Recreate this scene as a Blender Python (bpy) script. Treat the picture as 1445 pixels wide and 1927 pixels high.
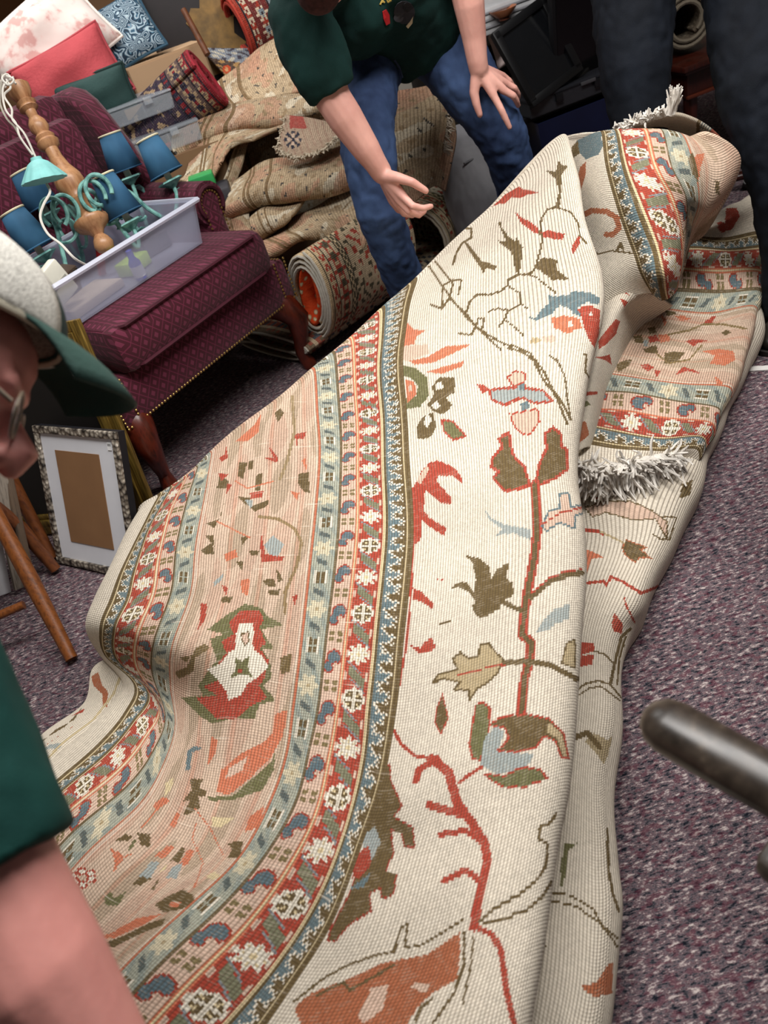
import bpy, bmesh, math, random
import numpy as np
from mathutils import Vector, Matrix, noise as mnoise

for o in list(bpy.data.objects):
    bpy.data.objects.remove(o)
random.seed(7); rng = np.random.default_rng(7)
SC = bpy.context.scene
COL = SC.collection

# ------------------------------------------------------------------ camera
FPX, IW, IH = 1400.0, 1445.0, 1927.0          # focal length in pixels, frame size
CAM_H = 1.2
NADIR = (1320.0, 2650.0)                       # where verticals meet below the frame
_d = (NADIR[0] - IW / 2, NADIR[1] - IH / 2)
PITCH = math.atan2(FPX, math.hypot(*_d)); ROLL = math.atan2(_d[0], _d[1])
FWD = np.array([0, math.cos(PITCH), -math.sin(PITCH)])
_r0 = np.array([1.0, 0, 0]); _u0 = np.cross(_r0, FWD)
CR = math.cos(ROLL) * _r0 - math.sin(ROLL) * _u0
CU = math.sin(ROLL) * _r0 + math.cos(ROLL) * _u0
CC = np.array([0, 0, CAM_H])
cd = bpy.data.cameras.new('camera'); cam = bpy.data.objects.new('camera', cd); COL.objects.link(cam)
cd.sensor_fit = 'VERTICAL'; cd.sensor_height = 36.0; cd.lens = 36.0 * FPX / IH
cd.clip_start = 0.02
cam.matrix_world = Matrix(((CR[0], CU[0], -FWD[0], 0), (CR[1], CU[1], -FWD[1], 0), (CR[2], CU[2], -FWD[2], CAM_H), (0, 0, 0, 1)))
cd.dof.use_dof = True; cd.dof.focus_distance = 1.65; cd.dof.aperture_fstop = 5.0
SC.camera = cam
def ray(px, py): return FWD * FPX + CR * (px - IW / 2) - CU * (py - IH / 2)
def gz(px, py, z=0.0):                         # point of the sight line at height z
    v = ray(px, py); return CC + v * ((z - CAM_H) / v[2])
def at(px, py, d):                             # point of the sight line at depth d
    return CC + ray(px, py) * (d / FPX)
def proj(p):
    q = np.asarray(p, float) - CC; zc = q @ FWD
    return np.stack([IW / 2 + FPX * (q @ CR) / zc, IH / 2 - FPX * (q @ CU) / zc], -1)

# ------------------------------------------------------------------ light
SC.view_settings.view_transform = 'Standard'; SC.view_settings.look = 'None'
SC.view_settings.gamma = 1.0; SC.view_settings.use_curve_mapping = False
SC.view_settings.exposure = 0.14
W = bpy.data.worlds.new('world'); SC.world = W; W.use_nodes = True
W.node_tree.nodes['Background'].inputs[0].default_value = (1.0, 0.97, 0.94, 1)
W.node_tree.nodes['Background'].inputs[1].default_value = 0.05
def area(name, loc, sx, sy, power, col=(1, 0.975, 0.945), aim=None):
    l = bpy.data.lights.new(name, 'AREA'); l.shape = 'RECTANGLE'; l.size = sx; l.size_y = sy; l.energy = power; l.color = col
    o = bpy.data.objects.new(name, l); COL.objects.link(o); o.location = loc
    if aim is not None:
        o.rotation_euler = (Vector(aim) - Vector(loc)).to_track_quat('-Z', 'Y').to_euler()
    return o
area('ceiling_panel_light', (-0.1, 1.2, 2.58), 1.2, 0.6, 46)
area('ceiling_panel_light', (1.25, 1.25, 2.58), 1.2, 0.6, 54)
area('ceiling_panel_light', (-0.7, 3.3, 2.58), 1.2, 0.6, 28)

# ------------------------------------------------------------------ materials
def lin(h):
    if not isinstance(h, str): return tuple(h)
    h = h.lstrip('#'); c = [int(h[i:i + 2], 16) / 255 for i in (0, 2, 4)]
    return tuple(x / 12.92 if x <= 0.04045 else ((x + 0.055) / 1.055) ** 2.4 for x in c)
def L4(h): return (*lin(h), 1.0)
class NT:
    def __init__(s, name):
        s.m = bpy.data.materials.new(name); s.m.use_nodes = True; s.t = s.m.node_tree
        s.b = s.t.nodes['Principled BSDF']
    def n(s, typ, **kw):
        x = s.t.nodes.new(typ)
        for k, v in kw.items():
            if k == 'inp':
                for a, b in v.items(): x.inputs[a].default_value = b
            else: setattr(x, k, v)
        return x
    def l(s, a, b): s.t.links.new(a, b)
    def math(s, op, a, b=None, c=None):
        x = s.n('ShaderNodeMath', operation=op)
        for i, q in enumerate((a, b, c)):
            if q is None: continue
            if isinstance(q, (int, float)): x.inputs[i].default_value = q
            else: s.l(q, x.inputs[i])
        return x.outputs[0]
    def mix(s, f, a, b, mode='MIX'):
        x = s.n('ShaderNodeMix', data_type='RGBA', blend_type=mode)
        for q, i in ((f, 0), (a, 6), (b, 7)):
            if isinstance(q, (int, float)): x.inputs[i].default_value = q
            elif isinstance(q, (tuple, str)): x.inputs[i].default_value = L4(q)
            else: s.l(q, x.inputs[i])
        return x.outputs[2]
    def noise(s, scale, detail=3, coord='Object', rough=0.55, stretch=None):
        tc = s.n('ShaderNodeTexCoord'); src = tc.outputs[coord]
        if stretch:
            mp = s.n('ShaderNodeMapping'); mp.inputs['Scale'].default_value = stretch; s.l(src, mp.inputs[0]); src = mp.outputs[0]
        x = s.n('ShaderNodeTexNoise'); x.inputs['Scale'].default_value = scale; x.inputs['Detail'].default_value = detail; x.inputs['Roughness'].default_value = rough
        s.l(src, x.inputs['Vector']); return x.outputs[0]
    def ramp(s, f, stops):
        x = s.n('ShaderNodeValToRGB'); e = x.color_ramp.elements
        while len(e) < len(stops): e.new(0.5)
        for q, (p, c) in zip(e, stops): q.position = p; q.color = L4(c)
        s.l(f, x.inputs[0]); return x.outputs[0]
    def bump(s, hgt, st=0.3, dist=0.01):
        x = s.n('ShaderNodeBump'); x.inputs['Strength'].default_value = st; x.inputs['Distance'].default_value = dist
        s.l(hgt, x.inputs['Height']); s.l(x.outputs[0], s.b.inputs['Normal'])
    def color(s, c):
        if isinstance(c, (tuple, str)): s.b.inputs['Base Color'].default_value = L4(c)
        else: s.l(c, s.b.inputs['Base Color'])
    def rough(s, r, spec=None):
        s.b.inputs['Roughness'].default_value = r
        if spec is not None: s.b.inputs['Specular IOR Level'].default_value = spec
_mc = {}
def mat(c, r=0.6, metal=0.0, var=0.12, scale=12.0, bump=0.0, bscale=60.0, spec=0.4, name=None, sheen=0, stretch=None, bdist=0.004):
    key = (c, r, metal, var, scale, bump, bscale, spec, sheen, stretch)
    if key in _mc: return _mc[key]
    t = NT(name or 'surface'); t.rough(r, spec); t.b.inputs['Metallic'].default_value = metal
    if sheen: t.b.inputs['Sheen Weight'].default_value = sheen
    b = np.array(lin(c))
    f = t.noise(scale, 4, stretch=stretch)
    t.color(t.ramp(f, [(0.3, tuple(np.clip(b * (1 - var), 0, 1))), (0.7, tuple(np.clip(b * (1 + var), 0, 1)))]))
    if bump: t.bump(t.noise(bscale, 3), bump, bdist)
    _mc[key] = t.m; return t.m
def wood(c1, c2, r=0.35, scale=9, stretch=(5, 5, .6), name='wood'):
    key = ('wood', c1, c2, r, scale, stretch)
    if key in _mc: return _mc[key]
    t = NT(name); t.rough(r, 0.5)
    f = t.noise(scale, 6, stretch=stretch, rough=0.65)
    t.color(t.ramp(f, [(0.3, c1), (0.55, c2), (0.7, c1)])); t.bump(f, 0.12, 0.003)
    _mc[key] = t.m; return t.m
def rug_material(name, rib=0.62, groove='6b5a48', knot=0.25, streak=0.0, fuzz=0.1):
    """knotted rug back: colour per knot from the mesh, ribs and knots from the weave coordinates"""
    t = NT(name); t.rough(0.95, 0.12)
    at_ = t.n('ShaderNodeAttribute', attribute_name='Col'); uv = t.n('ShaderNodeUVMap', uv_map='weave')
    sp = t.n('ShaderNodeSeparateXYZ'); t.l(uv.outputs[0], sp.inputs[0])
    pr = t.math('MULTIPLY', t.math('PINGPONG', sp.outputs[0], 0.5), 2.0)
    pk = t.math('MULTIPLY', t.math('PINGPONG', sp.outputs[1], 0.5), 2.0)
    sm = t.n('ShaderNodeMapRange', interpolation_type='SMOOTHSTEP'); t.l(pr, sm.inputs[0]); sm.inputs[1].default_value = 0.0; sm.inputs[2].default_value = 0.55
    g = sm.outputs[0]
    n1 = t.noise(160, 3); n2 = t.noise(7, 4)
    dk = t.mix(0.62, t.mix(1.0, at_.outputs[0], (0.42, 0.38, 0.34), 'MULTIPLY'), groove)          # colour down between the ribs
    c = t.mix(t.math('MULTIPLY', t.math('SUBTRACT', 1.0, g), rib), at_.outputs[0], dk)
    gap = t.n('ShaderNodeMapRange', interpolation_type='SMOOTHSTEP'); t.l(pk, gap.inputs[0]); gap.inputs[1].default_value = 0.45; gap.inputs[2].default_value = 0.0
    ng = t.n('ShaderNodeMapRange'); t.l(t.noise(95, 2), ng.inputs[0]); ng.inputs[1].default_value = 0.5; ng.inputs[2].default_value = 0.6
    c = t.mix(t.math('MULTIPLY', t.math('MULTIPLY', gap.outputs[0], ng.outputs[0]), knot * 1.5), c, 'd3c4ae')   # pale weft showing between knots
    c = t.mix(t.math('MULTIPLY', t.math('SUBTRACT', 1.0, pk), knot * 0.5), c, dk)
    v = t.n('ShaderNodeMapRange'); t.l(n1, v.inputs[0]); v.inputs[1].default_value = 0.25; v.inputs[2].default_value = 0.75; v.inputs[3].default_value = 1 - 1.6 * fuzz; v.inputs[4].default_value = 1 + fuzz
    v2 = t.n('ShaderNodeMapRange'); t.l(n2, v2.inputs[0]); v2.inputs[1].default_value = 0.3; v2.inputs[2].default_value = 0.7; v2.inputs[3].default_value = 0.9; v2.inputs[4].default_value = 1.06
    hs = t.n('ShaderNodeHueSaturation'); t.l(c, hs.inputs['Color']); t.l(t.math('MULTIPLY', v.outputs[0], v2.outputs[0]), hs.inputs['Value'])
    c = hs.outputs[0]
    if streak:                                            # pale weft threads showing across the ribs
        mp = t.n('ShaderNodeMapping'); mp.inputs['Scale'].default_value = (0.05, 0.9, 1); t.l(uv.outputs[0], mp.inputs[0])
        x = t.n('ShaderNodeTexNoise'); x.inputs['Scale'].default_value = 1.0; x.inputs['Detail'].default_value = 2; t.l(mp.outputs[0], x.inputs['Vector'])
        m = t.n('ShaderNodeMapRange'); t.l(x.outputs[0], m.inputs[0]); m.inputs[1].default_value = 0.66; m.inputs[2].default_value = 0.74; m.inputs[3].default_value = 0; m.inputs[4].default_value = streak
        wt = t.n('ShaderNodeAttribute', attribute_name='Worn')
        c = t.mix(t.math('MULTIPLY', m.outputs[0], wt.outputs['Fac']), c, 'efe0cc')
    t.color(c)
    hgt = t.math('ADD', t.math('MULTIPLY', g, 1.0), t.math('MULTIPLY', pk, 0.45)); t.bump(hgt, 0.55, 0.0022)
    return t.m
# ------------------------------------------------------------------ mesh helpers
def prop(o, label=None, cat=None, group=None, kind=None):
    if label: o['label'] = label
    if cat: o['category'] = cat
    if group: o['group'] = group
    if kind: o['kind'] = kind
    return o
def thing(name, label, cat, loc=(0, 0, 0), mtx=None, group=None):
    o = bpy.data.objects.new(name, None); COL.objects.link(o)
    o.matrix_world = mtx if mtx is not None else Matrix.Translation(Vector([float(v) for v in loc]))
    return prop(o, label, cat, group)
def link(name, me, m=None, parent=None, local=False):
    o = bpy.data.objects.new(name, me); COL.objects.link(o)
    if m is not None and not me.materials: me.materials.append(m)
    if parent is not None:
        o.parent = parent
        if not local:
            root = parent
            mw = Matrix.Identity(4); ch = parent
            while ch is not None:
                mw = (ch.matrix_parent_inverse @ ch.matrix_basis if ch.parent else ch.matrix_basis) @ mw; ch = ch.parent
            o.matrix_parent_inverse = mw.inverted()
    return o
def mesh(name, verts, faces, smooth=True):
    me = bpy.data.meshes.new(name); me.from_pydata([tuple(map(float, v)) for v in verts], [], faces); me.update()
    if smooth: me.polygons.foreach_set('use_smooth', [True] * len(me.polygons))
    return me
class MB:                                                   # collects shapes into one mesh
    def __init__(s): s.v = []; s.f = []
    def add(s, vs, fs):
        k = len(s.v); s.v += [tuple(map(float, v)) for v in vs]; s.f += [tuple(i + k for i in f) for f in fs]; return s
    def box(s, c, size, bev=0.0, rot=None):
        bm = bmesh.new(); bmesh.ops.create_cube(bm, size=1.0)
        bmesh.ops.scale(bm, vec=size, verts=bm.verts)
        if bev: bmesh.ops.bevel(bm, geom=bm.edges[:], offset=bev, segments=2, affect='EDGES', profile=0.5)
        M = Matrix.Translation(Vector([float(x) for x in c])) @ (rot.to_4x4() if rot else Matrix.Identity(4))
        bm.transform(M); bm.verts.index_update()
        s.add([v.co[:] for v in bm.verts], [[v.index for v in f.verts] for f in bm.faces]); bm.free(); return s
    def tube(s, pts, rad, n=10, cap=True, flat=None, flat_ratio=1.0, round_end=False):
        P = [np.array(p, float) for p in pts]
        R = [rad] * len(P) if isinstance(rad, (int, float)) else list(rad)
        if round_end:
            for end in (0, -1):
                a, b = (P[0], P[1]) if end == 0 else (P[-1], P[-2])
                d = (a - b) / (np.linalg.norm(a - b) + 1e-9); r = R[end]
                ex = [(a + d * r * math.sin(q), r * math.cos(q)) for q in (0.5, 1.0, 1.35)]
                if end == 0:
                    for p, q in ex: P.insert(0, p); R.insert(0, q)
                else:
                    for p, q in ex: P.append(p); R.append(q)
        k = len(P); rings = []; up = None
        for i in range(k):
            t = P[min(i + 1, k - 1)] - P[max(i - 1, 0)]; t = t / (np.linalg.norm(t) + 1e-9)
            if up is None:
                up = np.array(flat, float) if flat is not None else (np.array([0, 0, 1.0]) if abs(t[2]) < 0.9 else np.array([1.0, 0, 0]))
            if flat is not None: up = np.array(flat, float)
            x = np.cross(up, t); x /= np.linalg.norm(x) + 1e-9; y = np.cross(t, x); up = y
            rings.append([P[i] + R[i] * (x * math.cos(2 * math.pi * j / n) + y * flat_ratio * math.sin(2 * math.pi * j / n)) for j in range(n)])
        vs = [v for r in rings for v in r]
        fs = [(i * n + j, i * n + (j + 1) % n, (i + 1) * n + (j + 1) % n, (i + 1) * n + j) for i in range(k - 1) for j in range(n)]
        if cap: fs += [tuple(range(n))[::-1], tuple((k - 1) * n + j for j in range(n))]
        return s.add(vs, fs)
    def lathe(s, prof, n=20, M=None, sx=1.0, sy=1.0, wob=None):
        vs = []
        for z, r in prof:
            for j in range(n):
                a = 2 * math.pi * j / n; q = r * (wob(a, z) if wob else 1)
                vs.append(Vector((q * sx * math.cos(a), q * sy * math.sin(a), z)))
        if M is not None: vs = [M @ v for v in vs]
        k = len(prof)
        fs = [(i * n + j, i * n + (j + 1) % n, (i + 1) * n + (j + 1) % n, (i + 1) * n + j) for i in range(k - 1) for j in range(n)]
        if prof[0][1] > 1e-4: fs.append(tuple(range(n))[::-1])
        if prof[-1][1] > 1e-4: fs.append(tuple((k - 1) * n + j for j in range(n)))
        return s.add(vs, fs)
    def ell(s, c, r, M=None, n=16, m=10):
        vs = []; fs = []
        for i in range(m + 1):
            a = math.pi * i / m
            for j in range(n):
                b = 2 * math.pi * j / n
                v = Vector((r[0] * math.sin(a) * math.cos(b), r[1] * math.sin(a) * math.sin(b), r[2] * math.cos(a)))
                if M is not None: v = M @ v
                vs.append(v + Vector([float(x) for x in c]))
        for i in range(m):
            for j in range(n):
                fs.append((i * n + j, (i + 1) * n + j, (i + 1) * n + (j + 1) % n, i * n + (j + 1) % n))
        return s.add(vs, fs)
    def prism(s, poly, h, M=None):                            # polygon in xy pushed along z
        n = len(poly); vs = [Vector((p[0], p[1], 0)) for p in poly] + [Vector((p[0], p[1], h)) for p in poly]
        if M is not None: vs = [M @ v for v in vs]
        return s.add(vs, [tuple(range(n))[::-1], tuple(range(n, 2 * n))] + [(i, (i + 1) % n, n + (i + 1) % n, n + i) for i in range(n)])
    def build(s, name, m, parent=None, local=True, smooth=True, clean=False, bevel=0):
        me = mesh(name, s.v, s.f, smooth)
        if clean:
            bm = bmesh.new(); bm.from_mesh(me); bmesh.ops.remove_doubles(bm, verts=bm.verts, dist=1e-5)
            bmesh.ops.recalc_face_normals(bm, faces=bm.faces); bm.to_mesh(me); bm.free()
        o = link(name, me, m, parent, local)
        if bevel:
            b = o.modifiers.new('bevel', 'BEVEL'); b.width = bevel; b.segments = 2; b.limit_method = 'ANGLE'
        if smooth and not clean:
            try: me.set_sharp_from_angle(angle=math.radians(42))
            except Exception: pass
        return o
def frame(o, x, y, z=None):                                  # matrix with origin o, x and y given
    o, x, y = (Vector([float(q) for q in v]) for v in (o, x, y))
    x = x.normalized(); z_ = x.cross(y).normalized() if z is None else Vector([float(q) for q in z]).normalized(); y = z_.cross(x)
    return Matrix(((x[0], y[0], z_[0], o[0]), (x[1], y[1], z_[1], o[1]), (x[2], y[2], z_[2], o[2]), (0, 0, 0, 1)))
def zframe(o, z, hint=(0, 0, 1)):
    z = Vector([float(q) for q in z]).normalized(); h_ = Vector([float(q) for q in hint])
    if abs(z.dot(h_.normalized())) > 0.95: h_ = Vector((1, 0, 0))
    x = h_.cross(z).normalized(); return frame(o, x, z.cross(x), z)
# ---- smooth sheets through a net of points
def herm(xk, Y, x):
    xk = np.asarray(xk, float); Y = np.asarray(Y, float); x = np.asarray(x, float)
    K = len(xk); sh = (-1,) + (1,) * (Y.ndim - 1)
    d = np.diff(xk).reshape(sh); s = np.diff(Y, axis=0) / d
    T = np.empty_like(Y); T[0] = s[0]; T[-1] = s[-1]
    if K > 2: T[1:-1] = (s[:-1] * d[1:] + s[1:] * d[:-1]) / (d[1:] + d[:-1])
    i = np.clip(np.searchsorted(xk, x, side='right') - 1, 0, K - 2)
    h = (xk[i + 1] - xk[i]).reshape(sh); t = ((x - xk[i]) / (xk[i + 1] - xk[i])).reshape(sh)
    return (2 * t**3 - 3 * t**2 + 1) * Y[i] + (t**3 - 2 * t**2 + t) * h * T[i] + (-2 * t**3 + 3 * t**2) * Y[i + 1] + (t**3 - t**2) * h * T[i + 1]
def sheet(name, net, uk, m, parent, colorfn, du=2.5, dv=3.6, rib=5.0, knot=4.8, cross=False, ref_row=0, unit=1093.0, thick=0.009, wob=0.004, wfreq=7.0, seed=0, over=1, worn=None, flip=False):
    """net[c][r] world points; uk the weave coordinate of every column. Colour is set knot by knot."""
    net = np.asarray(net, float); C, R, _ = net.shape
    fine = herm(np.arange(R), net.transpose(1, 0, 2), np.linspace(0, R - 1, (R - 1) * 24 + 1))   # (t, C, 3)
    seg = np.linalg.norm(np.diff(fine, axis=0), axis=2).mean(1); cum = np.concatenate([[0], np.cumsum(seg)])
    nv = max(6, int(cum[-1] * unit / dv)); tt = np.interp(np.linspace(0, cum[-1], nv + 1), cum, np.linspace(0, R - 1, len(cum)))
    rows = herm(np.arange(R), net.transpose(1, 0, 2), tt)                   # (nv+1, C, 3)
    nu = max(3, int(round((uk[-1] - uk[0]) / du))); uu = np.linspace(uk[0], uk[-1], nu + 1)
    P = herm(uk, rows.transpose(1, 0, 2), uu).transpose(1, 0, 2)            # (nv+1, nu+1, 3)
    gv = np.gradient(P, axis=0); gu = np.gradient(P, axis=1); N = np.cross(gu, gv); N /= np.linalg.norm(N, axis=2, keepdims=True) + 1e-12
    ph = seed * 1.7
    wn = sum(np.sin(P[..., 0] * wfreq * a + P[..., 1] * wfreq * b + ph + q) for a, b, q in ((1, .6, 0), (-.7, 1.3, 1.3), (1.9, -1.1, 2.2), (.4, 2.4, 4.0), (2.7, 1.9, .6))) / 2.2
    P = P + N * (wob * wn)[..., None]
    arc = np.concatenate([np.zeros((1, nu + 1)), np.cumsum(np.linalg.norm(np.diff(P, axis=0), axis=2), axis=0)]) * unit
    k = int(np.argmin(abs(tt - ref_row))); V = arc - arc[k:k + 1]; U = np.broadcast_to(uu, V.shape)
    CH = proj(P.reshape(-1, 3)).reshape(nv + 1, nu + 1, 2)                  # chart used to lay out the drawn motifs
    fc = lambda A: 0.25 * (A[:-1, :-1] + A[1:, :-1] + A[:-1, 1:] + A[1:, 1:])
    col = colorfn(fc(U), fc(V), fc(CH[..., 0]), fc(CH[..., 1]))
    return knit(name, P, *((V / rib, U / knot) if cross else (U / rib, V / knot)), col, m, parent, worn(fc(U), fc(V)) if worn is not None else None, thick, flip)
def knit(name, P, UR, VK, col, m, parent, wv_=None, thick=0.009, flip=False):
    nv, nu = P.shape[0] - 1, P.shape[1] - 1; me = grid_mesh(name, P, flip)
    nf = nv * nu
    cols = np.ones((nf, 4, 4), np.float32); cols[:, :, :3] = np.clip(col, 0, 1).reshape(nf, 1, 3)
    a = me.attributes.new('Col', 'FLOAT_COLOR', 'CORNER'); a.data.foreach_set('color', cols.ravel())
    wv = np.zeros((nf, 4), np.float32)
    if wv_ is not None: wv[:] = wv_.reshape(nf, 1)
    a = me.attributes.new('Worn', 'FLOAT', 'CORNER'); a.data.foreach_set('value', wv.ravel())
    ul = me.uv_layers.new(name='weave'); q = np.stack([UR, VK], -1)
    I = quad_idx(nv, nu, flip); ul.data.foreach_set('uv', q.reshape(-1, 2)[I].astype(np.float32).ravel())
    o = link(name, me, m, parent)
    if thick:
        s = o.modifiers.new('thickness', 'SOLIDIFY'); s.thickness = thick; s.offset = 0.0
    return o
def quad_idx(nv, nu, flip=False):
    i = np.arange(nv)[:, None] * (nu + 1) + np.arange(nu)[None, :]
    q = np.stack([i, i + 1, i + nu + 2, i + nu + 1], -1).reshape(-1)
    return q.reshape(-1, 4)[:, ::-1].reshape(-1) if flip else q
def grid_mesh(name, P, flip=False):
    nv, nu = P.shape[0] - 1, P.shape[1] - 1; me = bpy.data.meshes.new(name)
    I = quad_idx(nv, nu, flip).astype(np.int32); nf = nv * nu
    me.vertices.add(P.shape[0] * P.shape[1]); me.vertices.foreach_set('co', P.astype(np.float32).ravel())
    me.loops.add(nf * 4); me.loops.foreach_set('vertex_index', I)
    me.polygons.add(nf); me.polygons.foreach_set('loop_start', np.arange(nf, dtype=np.int32) * 4)
    try: me.polygons.foreach_set('loop_total', np.full(nf, 4, np.int32))
    except Exception: pass
    me.polygons.foreach_set('use_smooth', np.ones(nf, bool)); me.update(calc_edges=True); me.validate()
    return me
# ---- drawing into the knot grid
def inpoly(x, y, poly):
    poly = np.asarray(poly, float); res = np.zeros(x.shape, bool)
    mn, mx = poly.min(0), poly.max(0); m = (x >= mn[0]) & (x <= mx[0]) & (y >= mn[1]) & (y <= mx[1])
    if not m.any(): return res
    xs, ys = x[m], y[m]; r = np.zeros(xs.shape, bool)
    for (x0, y0), (x1, y1) in zip(poly, np.roll(poly, -1, 0)):
        c = (y0 > ys) != (y1 > ys)
        if c.any(): r ^= c & (xs < (x1 - x0) * (ys - y0) / (y1 - y0 + 1e-12) + x0)
    res[m] = r; return res
def online(x, y, pts, w):
    pts = np.asarray(pts, float); res = np.zeros(x.shape, bool)
    mn, mx = pts.min(0) - w, pts.max(0) + w; m = (x >= mn[0]) & (x <= mx[0]) & (y >= mn[1]) & (y <= mx[1])
    if not m.any(): return res
    xs, ys = x[m], y[m]; d = np.full(xs.shape, 1e9)
    for a, b in zip(pts[:-1], pts[1:]):
        v = b - a; t = np.clip(((xs - a[0]) * v[0] + (ys - a[1]) * v[1]) / (v @ v + 1e-9), 0, 1)
        d = np.minimum(d, np.hypot(xs - a[0] - t * v[0], ys - a[1] - t * v[1]))
    res[m] = d <= w / 2; return res
# ------------------------------------------------------------------ setting
def carpet():
    t = NT('carpet_pile'); t.rough(1.0, 0.05)
    a = t.noise(78, 3, rough=0.8, stretch=(.75, 2.1, 1)); b = t.noise(60, 2, stretch=(.9, 1.6, 1)); c = t.noise(3.2, 3); e = t.noise(300, 2, stretch=(.7, 2, 1))
    col = t.ramp(a, [(0.36, '1d2029'), (0.43, '414249'), (0.485, '83757b'), (0.53, '573840'), (0.575, 'a8989a'), (0.66, 'd8cac4')])
    red = t.n('ShaderNodeMapRange'); t.l(b, red.inputs[0]); red.inputs[1].default_value = 0.53; red.inputs[2].default_value = 0.6
    col = t.mix(t.math('MULTIPLY', red.outputs[0], 0.45), col, '6b2f3f')
    v = t.n('ShaderNodeMapRange'); t.l(c, v.inputs[0]); v.inputs[1].default_value = 0.3; v.inputs[2].default_value = 0.7; v.inputs[3].default_value = 0.62; v.inputs[4].default_value = 0.92
    hs = t.n('ShaderNodeHueSaturation'); t.l(col, hs.inputs['Color']); t.l(v.outputs[0], hs.inputs['Value']); t.color(hs.outputs[0])
    t.bump(t.math('ADD', a, t.math('MULTIPLY', e, 0.5)), 0.9, 0.006)
    return t.m
P_ = np.stack(np.meshgrid(np.linspace(-3.2, 4.6, 40), np.linspace(-1.6, 5.6, 40)), -1)
P_ = np.concatenate([P_, np.zeros(P_.shape[:2] + (1,))], 2)
prop(link('floor', grid_mesh('floor', P_), carpet()), kind='structure')
wallm = mat('b9b2a6', 0.9, var=0.05, scale=3)
for nm, c, s in (('wall_back', (0.7, 5.65, 1.3), (7.8, 0.1, 2.6)), ('wall_left', (-3.25, 2.0, 1.3), (0.1, 7.2, 2.6)), ('wall_right', (4.65, 2.0, 1.3), (0.1, 7.2, 2.6))):
    prop(MB().box(c, s).build(nm, wallm, smooth=False), kind='structure')
# thin pale seam tape lying on the carpet
a, b = gz(1388, 697), gz(1500, 690)
t_ = MB(); d_ = (b - a) / np.linalg.norm(b - a); n_ = np.array([-d_[1], d_[0], 0]) * 0.011
up = np.array([0, 0, 0.003]); t_.add([a - n_, b - n_, b + n_, a + n_, a - n_ + up, b - n_ + up, b + n_ + up, a + n_ + up], [(3, 2, 1, 0), (4, 5, 6, 7), (0, 1, 5, 4), (1, 2, 6, 5), (2, 3, 7, 6), (3, 0, 4, 7)])
prop(t_.build('carpet_tape', mat('c9c6c2', 0.7), smooth=False), 'thin white strip of tape on the carpet right of the rug', 'tape')

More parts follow.
